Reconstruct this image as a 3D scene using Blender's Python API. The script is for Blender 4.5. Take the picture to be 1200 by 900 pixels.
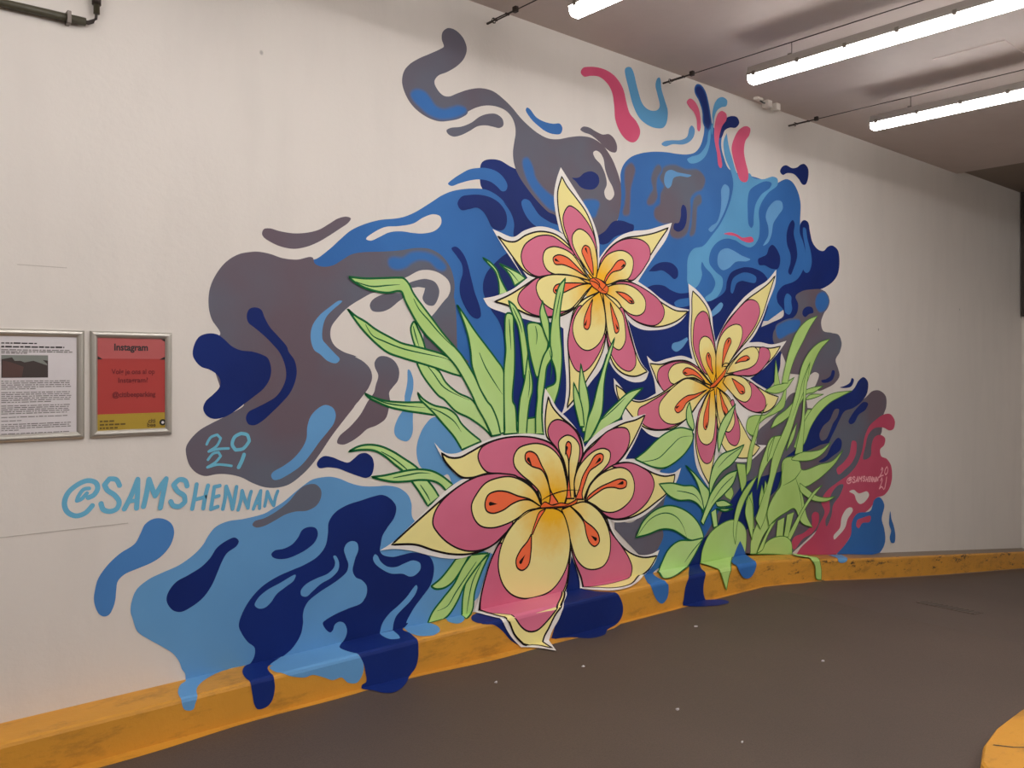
import bpy, bmesh, math, random
from mathutils import Vector, geometry
for o in list(bpy.data.objects): bpy.data.objects.remove(o)
SC = bpy.context.scene
COL = SC.collection
random.seed(4)

# ------------------------------------------------------------------ camera, world, exposure
# axes: x runs along the painted wall, y points into that wall, z is up (metres)
WALL_Y, CAM_H = 3.85, 1.56
cam = bpy.data.cameras.new('camera'); cam.sensor_width = 36; cam.lens = 998/1200*36; cam.shift_y = -20/1200
cam.clip_start = .05
camo = bpy.data.objects.new('camera', cam); COL.objects.link(camo)
camo.location = (0, 0, CAM_H)
camo.rotation_euler = (math.pi/2, 0, -math.atan2(998, 1158))
SC.camera = camo
world = bpy.data.worlds.new('world'); SC.world = world; world.use_nodes = True
world.node_tree.nodes['Background'].inputs[0].default_value = (.5, .45, .42, 1)
world.node_tree.nodes['Background'].inputs[1].default_value = .02
vs = SC.view_settings
vs.view_transform = 'Standard'; vs.look = 'None'; vs.gamma = 1; vs.use_curve_mapping = False
vs.exposure = 0.0
LAMP_STRENGTH = 27.0

# ------------------------------------------------------------------ the lie of the place
ZK = [(-8,.160),(2.5,.158),(3.6,.145),(4.4,.132),(5.0,.116),(5.7,.090),(6.3,.012),(7.1,-.102),(8.45,-.272),(11.7,-.683),(18,-1.47)]   # kerb top along the wall
ZF = [(-8,.005),(1.1,0),(2.2,-.010),(3.1,-.034),(4.7,-.065),(5.6,-.088),(6.46,-.185),(7.33,-.312),(8.73,-.502),(11.05,-.792),(18,-1.66)]  # roadway
PROF = [(0,0.),(0.196,-.012),(0.207,-.05),(0.2115,-.12),(0.222,-1.)]      # kerb profile: offset from wall, share of kerb height
HN = .175
def interp(T, x):
    if x <= T[0][0]: return T[0][1]
    for (a, b), (c, d) in zip(T, T[1:]):
        if x <= c: return b+(d-b)*(x-a)/(c-a)
    return T[-1][1]
ARC = [0]
for a, b in zip(PROF, PROF[1:]): ARC.append(ARC[-1]+math.hypot(b[0]-a[0], (b[1]-a[1])*HN))
KNOTS = sorted({k[0] for k in ZK} | {k[0] for k in ZF})
def fold(s, v, e):
    """unfolded painting coordinates -> place: v up the wall, or down over kerb top, kerb face and roadway; e = height of the paint film"""
    zk = interp(ZK, s)
    if v >= 0: return Vector((s, WALL_Y-e, zk+v))
    zf = interp(ZF, s); h = zk-zf; d = -v
    if d >= ARC[-1]: return Vector((s, WALL_Y-PROF[-1][0]-(d-ARC[-1])-e, zf+e+.0006))
    for i in range(len(ARC)-1):
        if d <= ARC[i+1]:
            t = (d-ARC[i])/(ARC[i+1]-ARC[i]); a, b = PROF[i], PROF[i+1]
            dy, dz = b[0]-a[0], (b[1]-a[1])*h; l = math.hypot(dy, dz)
            return Vector((s, WALL_Y-(a[0]+t*dy)-e*max(-dz/l, .35), zk+(a[1]+t*(b[1]-a[1]))*h+e*max(dy/l, .35)))

# ------------------------------------------------------------------ materials
def lin(c):
    return tuple((x/255/12.92 if x/255 <= .04045 else ((x/255+.055)/1.055)**2.4) for x in c)
def new_mat(name):
    m = bpy.data.materials.new(name); m.use_nodes = True
    nt = m.node_tree; return m, nt, nt.nodes['Principled BSDF']
def node(nt, typ, **kw):
    n = nt.nodes.new(typ)
    for k, v in kw.items():
        if k.startswith('i_'): n.inputs[k[2:].replace('_', ' ')].default_value = v
        else: setattr(n, k, v)
    return n
def ramp(nt, src, stops):
    r = nt.nodes.new('ShaderNodeValToRGB'); els = r.color_ramp.elements
    while len(els) < len(stops): els.new(.5)
    for e, (p, c) in zip(els, stops): e.position = p; e.color = c if len(c) == 4 else (*c, 1)
    nt.links.new(src, r.inputs[0]); return r.outputs[0]
def mix(nt, fac, a, b, mode='MIX'):
    m = nt.nodes.new('ShaderNodeMix'); m.data_type = 'RGBA'; m.blend_type = mode
    for sock, val in ((m.inputs[0], fac), (m.inputs[6], a), (m.inputs[7], b)):
        if hasattr(val, 'is_linked'): nt.links.new(val, sock)
        elif isinstance(val, (int, float)): sock.default_value = val
        else: sock.default_value = (*val[:3], 1)
    return m.outputs[2]
def pos(nt, scale=(1, 1, 1)):
    g = nt.nodes.new('ShaderNodeNewGeometry'); mp = nt.nodes.new('ShaderNodeMapping')
    mp.inputs['Scale'].default_value = scale; nt.links.new(g.outputs['Position'], mp.inputs[0]); return mp.outputs[0]
def noise(nt, vec, scale, detail=4, rough=.55):
    n = nt.nodes.new('ShaderNodeTexNoise'); n.inputs['Scale'].default_value = scale
    n.inputs['Detail'].default_value = detail; n.inputs['Roughness'].default_value = rough
    nt.links.new(vec, n.inputs['Vector']); return n.outputs['Fac']
def bump(nt, bsdf, h, dist, strength=1):
    b = nt.nodes.new('ShaderNodeBump'); b.inputs['Distance'].default_value = dist; b.inputs['Strength'].default_value = strength
    nt.links.new(h, b.inputs['Height']); nt.links.new(b.outputs[0], bsdf.inputs['Normal'])
def plain(name, rgb, rough=.5, metal=0, var=.06):
    m, nt, b = new_mat(name); c = lin(rgb)
    n = noise(nt, pos(nt), 9)
    nt.links.new(mix(nt, n, tuple(x*(1-var) for x in c), tuple(min(1, x*(1+var)) for x in c)), b.inputs['Base Color'])
    b.inputs['Roughness'].default_value = rough; b.inputs['Metallic'].default_value = metal
    return m
WALL_ALB = (218, 211, 204)
def wall_mat(name, rgb, marks=True):
    m, nt, b = new_mat(name); c = lin(rgb); p = pos(nt)
    n1 = noise(nt, p, .9, 5); n2 = noise(nt, pos(nt, (3, 3, .7)), 2.2, 5)
    col = mix(nt, n1, tuple(x*.93 for x in c), tuple(min(1, x*1.05) for x in c))
    col = mix(nt, ramp(nt, n2, [(.45, (0, 0, 0)), (.8, (.28,)*3)]), col, tuple(x*.82 for x in c))
    if marks:
        v = nt.nodes.new('ShaderNodeTexVoronoi'); v.inputs['Scale'].default_value = 2.3; nt.links.new(pos(nt, (1, 1, .8)), v.inputs['Vector'])
        spot = ramp(nt, v.outputs['Distance'], [(.018, (.5,)*3), (.03, (0, 0, 0))])
        gate = ramp(nt, noise(nt, p, 1.7, 2), [(.52, (0, 0, 0)), (.58, (1, 1, 1))])
        mm = node(nt, 'ShaderNodeMath', operation='MULTIPLY'); nt.links.new(spot, mm.inputs[0]); nt.links.new(gate, mm.inputs[1])
        col = mix(nt, mm.outputs[0], col, (.12, .1, .09))
    nt.links.new(col, b.inputs['Base Color']); b.inputs['Roughness'].default_value = .6
    bump(nt, b, noise(nt, p, 26, 6, .65), .0025, .55)
    return m
def paint_mat(name, rgb, rgb2=None, rough=.6):
    """wall paint: one colour, or two colours brushed into each other"""
    m, nt, b = new_mat(name); c = lin(rgb); p = pos(nt)
    if rgb2:
        f = ramp(nt, noise(nt, p, 1.3, 3, .5), [(.38, (0, 0, 0)), (.62, (1, 1, 1))])
        col = mix(nt, f, c, lin(rgb2))
    else:
        col = mix(nt, noise(nt, p, 3.5, 4), tuple(x*.93 for x in c), tuple(min(1, x*1.07) for x in c))
    nt.links.new(col, b.inputs['Base Color']); b.inputs['Roughness'].default_value = rough; b.inputs['Specular IOR Level'].default_value = .2
    bump(nt, b, noise(nt, p, 26, 6, .65), .0025, .4)
    return m
def soft_version(name, under, over):
    """paint brushed out dry into the coat below it: two colours blended across the rim of the stroke"""
    m, nt, b = new_mat(name); p = pos(nt)
    f = ramp(nt, noise(nt, p, 1.3, 3, .5), [(.38, (0, 0, 0)), (.62, (1, 1, 1))])
    a = nt.nodes.new('ShaderNodeAttribute'); a.attribute_name = 'cover'
    col = mix(nt, a.outputs['Fac'], mix(nt, f, *map(lin, COLOURS[under])), mix(nt, f, *map(lin, COLOURS[over])))
    nt.links.new(col, b.inputs['Base Color']); b.inputs['Roughness'].default_value = .6; b.inputs['Specular IOR Level'].default_value = .2
    bump(nt, b, noise(nt, p, 26, 6, .65), .0025, .4); return m
COLOURS = {'G': ((102, 88, 98), (96, 100, 114)), 'M': ((46, 100, 166), (52, 109, 176)), 'N': ((11, 33, 98), (14, 40, 112))}
PAINT = {
 'W': wall_mat('bare_wall_paint', WALL_ALB, False),
 'F': paint_mat('flower_edge_white', (232, 228, 224)),
 'G': paint_mat('grey_mural_paint', *COLOURS['G']),
 'M': paint_mat('mid_blue_mural_paint', *COLOURS['M']),
 'N': paint_mat('navy_mural_paint', *COLOURS['N']),
 'L': paint_mat('light_blue_mural_paint', (100, 156, 206), (94, 148, 198)),
 'T': paint_mat('teal_blue_mural_paint', (86, 150, 196), (94, 160, 206)),
 'U': paint_mat('steel_blue_mural_paint', (74, 128, 190), (66, 116, 178)),
 'P': paint_mat('raspberry_mural_paint', (204, 78, 114), (220, 100, 134)),
 'Q': paint_mat('dull_raspberry_mural_paint', (184, 68, 96), (192, 80, 106)),
 'C': paint_mat('cream_petal_paint', (238, 226, 152)),
 'K': paint_mat('pink_petal_paint', (214, 115, 144), (206, 105, 134)),
 'O': paint_mat('orange_stamen_paint', (242, 112, 70)),
 'R': paint_mat('red_orange_paint', (236, 110, 48)),
 'B': paint_mat('black_ink_paint', (16, 8, 10)),
 'E': paint_mat('fresh_green_paint', (188, 222, 146), (174, 210, 124)),
 'e': paint_mat('pale_green_paint', (180, 214, 128), (166, 200, 110)),
 'X': paint_mat('dark_green_outline_paint', (8, 96, 50)),
 'x': paint_mat('mid_green_outline_paint', (74, 128, 48)),
 'S': paint_mat('signature_blue_paint', (106, 176, 208), (96, 162, 198)),
 'S2': paint_mat('date_blue_paint', (108, 180, 206)),
 'S3': paint_mat('chalky_pink_paint', (240, 172, 180)),
}
SOFT = {'M': soft_version('blue_brushed_into_grey', 'G', 'M'), 'G': soft_version('grey_brushed_into_blue', 'M', 'G'), 'N': soft_version('navy_brushed_into_blue', 'M', 'N')}
def gold_mat(name, s, z, r0, r1):
    """cream petal heart brushed with gold near the flower's centre"""
    m, nt, b = new_mat(name); p = pos(nt)
    d = node(nt, 'ShaderNodeVectorMath', operation='DISTANCE'); d.inputs[1].default_value = (s, WALL_Y, z)
    nt.links.new(p, d.inputs[0])
    add = node(nt, 'ShaderNodeMath', operation='MULTIPLY_ADD'); nt.links.new(noise(nt, p, 22, 4), add.inputs[0]); add.inputs[1].default_value = .12
    nt.links.new(d.outputs['Value'], add.inputs[2])
    f = ramp(nt, add.outputs[0], [(r0+.05, (1, 1, 1)), (r1+.06, (0, 0, 0))])
    nt.links.new(mix(nt, f, lin((238, 226, 152)), lin((240, 182, 34))), b.inputs['Base Color'])
    b.inputs['Roughness'].default_value = .6; b.inputs['Specular IOR Level'].default_value = .2; return m

M_WALL = wall_mat('white_wall_plaster', WALL_ALB)
M_WALL2 = wall_mat('far_wall_plaster', (205, 198, 190))
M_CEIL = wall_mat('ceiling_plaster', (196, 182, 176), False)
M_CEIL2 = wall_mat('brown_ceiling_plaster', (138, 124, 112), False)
def floor_mat():
    m, nt, b = new_mat('brown_grey_roadway'); p = pos(nt); c = lin((84, 69, 60))
    n = noise(nt, p, .8, 6, .6); f = noise(nt, p, 140, 3, .7)
    col = mix(nt, n, tuple(x*.72 for x in c), tuple(x*1.22 for x in c))
    col = mix(nt, ramp(nt, f, [(.35, (.45,)*3), (.6, (0, 0, 0))]), col, tuple(x*.45 for x in c))
    nt.links.new(col, b.inputs['Base Color']); b.inputs['Roughness'].default_value = .62
    bump(nt, b, f, .0015, .5); return m
M_FLOOR = floor_mat()
def yellow_mat():
    m, nt, b = new_mat('yellow_kerb_paint'); c = lin((208, 146, 46)); p = pos(nt)
    col = mix(nt, noise(nt, p, 3, 6, .6), tuple(x*.78 for x in c), tuple(x*1.1 for x in c))
    dirt = ramp(nt, noise(nt, pos(nt, (5, 9, 16)), 1.0, 8, .72), [(.52, (0, 0, 0)), (.76, (.6,)*3)])
    col = mix(nt, dirt, col, lin((84, 58, 26)))
    # tyre scuffs down the ramp
    sx = node(nt, 'ShaderNodeSeparateXYZ'); nt.links.new(p, sx.inputs[0])
    gate = node(nt, 'ShaderNodeMapRange'); nt.links.new(sx.outputs[0], gate.inputs[0])
    gate.inputs[1].default_value = 5.0; gate.inputs[2].default_value = 6.2
    sc = ramp(nt, noise(nt, pos(nt, (3.5, 8, 13)), 1.6, 9, .75), [(.57, (0, 0, 0)), (.64, (1, 1, 1))])
    mm = node(nt, 'ShaderNodeMath', operation='MULTIPLY'); nt.links.new(sc, mm.inputs[0]); nt.links.new(gate.outputs[0], mm.inputs[1])
    col = mix(nt, mm.outputs[0], col, lin((44, 32, 22)))
    # the paint stops at the edge down the ramp: the kerb top is bare grey there
    g = nt.nodes.new('ShaderNodeNewGeometry'); sn = node(nt, 'ShaderNodeSeparateXYZ'); nt.links.new(g.outputs['True Normal'], sn.inputs[0])
    up = node(nt, 'ShaderNodeMath', operation='GREATER_THAN'); nt.links.new(sn.outputs[2], up.inputs[0]); up.inputs[1].default_value = .9
    g2 = node(nt, 'ShaderNodeMapRange'); nt.links.new(sx.outputs[0], g2.inputs[0]); g2.inputs[1].default_value = 6.2; g2.inputs[2].default_value = 8.2
    wy = node(nt, 'ShaderNodeMath', operation='GREATER_THAN'); nt.links.new(sx.outputs[1], wy.inputs[0]); wy.inputs[1].default_value = 3.4
    m2 = node(nt, 'ShaderNodeMath', operation='MULTIPLY'); nt.links.new(up.outputs[0], m2.inputs[0]); nt.links.new(g2.outputs[0], m2.inputs[1])
    m3 = node(nt, 'ShaderNodeMath', operation='MULTIPLY'); nt.links.new(m2.outputs[0], m3.inputs[0]); nt.links.new(wy.outputs[0], m3.inputs[1])
    col = mix(nt, m3.outputs[0], col, lin((128, 112, 96)))
    nt.links.new(col, b.inputs['Base Color']); b.inputs['Roughness'].default_value = .5
    bump(nt, b, noise(nt, p, 30, 6, .7), .003, .6); return m
M_YEL = yellow_mat()
M_ALU = plain('brushed_aluminium', (196, 192, 184), .34, .85)
M_STEEL = plain('dull_steel', (120, 112, 106), .45, .8)
M_DARKSTEEL = plain('dark_wire_steel', (62, 54, 50), .5, .6)
M_CONDUIT = plain('dark_olive_conduit', (70, 66, 50), .5)
M_BODY = plain('grey_lamp_housing', (150, 142, 136), .5)
M_PAPER = plain('white_paper', (208, 202, 204), .4)
M_PRINT = plain('grey_print', (120, 114, 112), .6)
M_INK = plain('black_print', (44, 38, 40), .6)
M_RED = plain('red_poster', (168, 58, 54), .35)
M_PINKBAND = plain('pink_poster_band', (178, 88, 88), .35)
M_REDINK = plain('dark_red_print', (116, 28, 32), .5)
M_MUSTARD = plain('mustard_poster_band', (168, 140, 48), .35)
M_BROWNINK = plain('brown_print', (96, 76, 24), .5)
M_PHOTO1 = plain('dark_photo_print', (62, 52, 50), .4)
M_PHOTO2 = plain('brick_photo_print', (84, 60, 56), .4)
M_PHOTO3 = plain('pale_photo_print', (122, 126, 120), .4)
M_WHITEPL = plain('white_plastic', (214, 206, 196), .4)
M_BLACK = plain('black_plastic', (24, 22, 22), .4)
M_DRAIN = plain('dark_iron', (84, 72, 64), .6)
M_DARK = plain('dark_brown_panel', (52, 44, 38), .6)
def emit_mat():
    m, nt, b = new_mat('lit_lamp_diffuser')
    b.inputs['Base Color'].default_value = (.9, .9, .88, 1)
    b.inputs['Emission Color'].default_value = (1, .975, .952, 1); b.inputs['Emission Strength'].default_value = LAMP_STRENGTH
    return m
M_EMIT = emit_mat()

# ------------------------------------------------------------------ builders
def link(name, me, mats, parent=None):
    o = bpy.data.objects.new(name, me); COL.objects.link(o)
    for m in (mats if isinstance(mats, (list, tuple)) else [mats]): me.materials.append(m)
    if parent is not None:
        o.parent = parent
        root = parent
        off = Vector((0, 0, 0))
        while root is not None: off += root.location; root = root.parent
        o.location = -off                       # meshes are modelled in place coordinates
    return o
def from_bm(name, bm, mats, parent=None, smooth=False):
    me = bpy.data.meshes.new(name); bm.normal_update(); bm.to_mesh(me); bm.free()
    if smooth: me.shade_smooth()
    return link(name, me, mats, parent)
def tag(o, label, cat, group=None):
    o['label'] = label; o['category'] = cat
    if group: o['group'] = group
    return o
def struct(o): o['kind'] = 'structure'; return o
def empty(name, loc):
    o = bpy.data.objects.new(name, None); o.empty_display_size = .1; COL.objects.link(o); o.location = loc; return o
def box(bm, lo, hi, bev=0):
    r = bmesh.ops.create_cube(bm, size=1)
    c = [(a+b)/2 for a, b in zip(lo, hi)]; d = [b-a for a, b in zip(lo, hi)]
    for v in r['verts']: v.co = Vector((c[0]+v.co.x*d[0], c[1]+v.co.y*d[1], c[2]+v.co.z*d[2]))
    if bev:
        es = {e for v in r['verts'] for e in v.link_edges}
        bmesh.ops.bevel(bm, geom=list(es), offset=bev, segments=2, affect='EDGES', profile=.5)
def tube(bm, pts, r, seg=10, caps=True):
    pts = [Vector(p) for p in pts]; rings = []
    for i, p in enumerate(pts):
        t = ((pts[i+1]-p) if i == 0 else (p-pts[i-1]) if i == len(pts)-1 else (pts[i+1]-pts[i-1])).normalized()
        up = Vector((0, 0, 1)) if abs(t.z) < .9 else Vector((1, 0, 0))
        a = t.cross(up).normalized(); b = t.cross(a)
        rr = r[i] if isinstance(r, (list, tuple)) else r
        rings.append([bm.verts.new(p+a*rr*math.cos(2*math.pi*k/seg)+b*rr*math.sin(2*math.pi*k/seg)) for k in range(seg)])
    for A, B in zip(rings, rings[1:]):
        for k in range(seg): bm.faces.new((A[k], A[(k+1) % seg], B[(k+1) % seg], B[k]))
    if caps: bm.faces.new(rings[0][::-1]); bm.faces.new(rings[-1])
    bmesh.ops.recalc_face_normals(bm, faces=bm.faces)
def quads(bm, rows):
    V = [[bm.verts.new(p) for p in r] for r in rows]
    for A, B in zip(V, V[1:]):
        for k in range(len(A)-1): bm.faces.new((A[k], A[k+1], B[k+1], B[k]))

# ------------------------------------------------------------------ structure
X0, X1, Y0, CEIL = -6.0, 11.6, -4.2, 3.657
def slab(name, lo, hi, mat):
    bm = bmesh.new(); box(bm, lo, hi); return struct(from_bm(name, bm, mat))
wall_back = slab('wall_back', (X0, WALL_Y, -1.6), (X1+.2, WALL_Y+.2, CEIL+.3), M_WALL)
slab('wall_left', (X0-.2, Y0, -.3), (X0, WALL_Y+.2, CEIL+.3), M_WALL2)
slab('wall_front', (X0, Y0-.2, -1.6), (X1+.2, Y0, CEIL+.3), M_WALL2)
slab('wall_right', (X1, Y0, -1.6), (X1+.2, WALL_Y, CEIL+.3), M_WALL2)
slab('ceiling', (X0, Y0, CEIL), (9.68, WALL_Y, CEIL+.3), M_CEIL)
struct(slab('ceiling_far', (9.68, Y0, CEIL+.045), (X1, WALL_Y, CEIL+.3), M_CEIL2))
slab('trim_1', (X1-.06, Y0, 2.18), (X1, WALL_Y-.02, CEIL+.045), M_DARK)
bm = bmesh.new()
quads(bm, [[(s, y, interp(ZF, s)) for y in (Y0, WALL_Y)] for s in sorted({X0, X1+.1} | {k for k in KNOTS if X0 < k < X1} | {x*.5 for x in range(-12, 24)})])
for f in bm.faces:
    if f.normal.z < 0: f.normal_flip()
floor = struct(from_bm('floor', bm, M_FLOOR))
# old shuttering joint in the wall
bm = bmesh.new(); box(bm, (.2, WALL_Y-.0012, .887), (1.14, WALL_Y+.01, .8905)); box(bm, (.72, WALL_Y-.0012, 1.706+.26), (.9, WALL_Y+.01, 1.969))
from_bm('wall_joint', bm, plain('joint_line', (186, 178, 170), .8), wall_back)
bm = bmesh.new(); box(bm, (5.95, 2.07, CEIL-.008), (6.42, 2.52, CEIL+.002), .002)
hatch = tag(from_bm('ceiling_hatch', bm, M_CEIL), 'square flush access hatch in the ceiling between the two right lamps', 'hatch')

# ------------------------------------------------------------------ kerbs
kx = sorted({X0, X1} | {k for k in KNOTS if X0 < k < X1} | {x*.4 for x in range(-15, 29)})
bm = bmesh.new()
quads(bm, [[(s, WALL_Y-o, interp(ZK, s)+f*(interp(ZK, s)-interp(ZF, s))) for o, f in PROF] for s in kx])
for f in bm.faces:
    if f.normal.z < -.01 or f.normal.y > .01: f.normal_flip()
kerb = tag(from_bm('kerb', bm, M_YEL), 'long yellow painted kerb running along the foot of the mural wall', 'kerb')
bm = bmesh.new()
def strip_w(s): return .05+.018*math.sin(s*2.3)+.01*math.sin(s*7) if s < 4 else .03
quads(bm, [[(s, WALL_Y-.215, interp(ZF, s)+.0004), (s, WALL_Y-.222-max(.012, strip_w(s)), interp(ZF, s)+.0004)] for s in [X0+i*.1 for i in range(int((X1-X0)/.1)+1)]])
for f in bm.faces:
    if f.normal.z < 0: f.normal_flip()
from_bm('floor_line', bm, M_YEL, kerb)
# traffic island at the lower right
isl = [(x-.035, y) for x, y in [(3.36,.95),(3.37,1.10),(3.43,1.22),(3.55,1.31),(3.72,1.365),(3.95,1.40),(4.25,1.41),(4.7,1.40),(5.6,1.38),(6.5,1.33),(6.9,1.2),(7.0,.95),(6.9,.7),(6.5,.58),(5.6,.52),(4.5,.5),(3.9,.52),(3.55,.62),(3.4,.78)]]
bm = bmesh.new(); IH = .075
def ringpts(sh, z):
    c = Vector((5.1, .95)); out = []
    for p in isl:
        q = Vector(p); d = (c-q).normalized()*sh; out.append((q.x+d.x, q.y+d.y, interp(ZF, q.x)+z))
    return out
R = [[bm.verts.new(p) for p in ringpts(sh, z)] for sh, z in ((-.012, -.02), (0, IH-.02), (.008, IH-.006), (.022, IH))]
n = len(isl)
for A, B in zip(R, R[1:]):
    for k in range(n): bm.faces.new((A[k], A[(k+1) % n], B[(k+1) % n], B[k]))
top = bm.faces.new(R[-1]); bmesh.ops.triangulate(bm, faces=[top]); bmesh.ops.recalc_face_normals(bm, faces=bm.faces)
island = tag(from_bm('traffic_island', bm, M_YEL), 'low yellow painted traffic island with rounded nose at the lower right', 'island')
bm = bmesh.new()
quads(bm, [[(s, y, interp(ZF, s)+IH+.0012), (s+.012, y, interp(ZF, s)+IH+.0012)] for s, y in [(3.72, 1.34), (3.76, 1.28), (3.83, 1.22), (3.86, 1.14), (3.9, 1.05), (3.92, .8)]])
from_bm('joint', bm, M_DARK, island)

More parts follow.
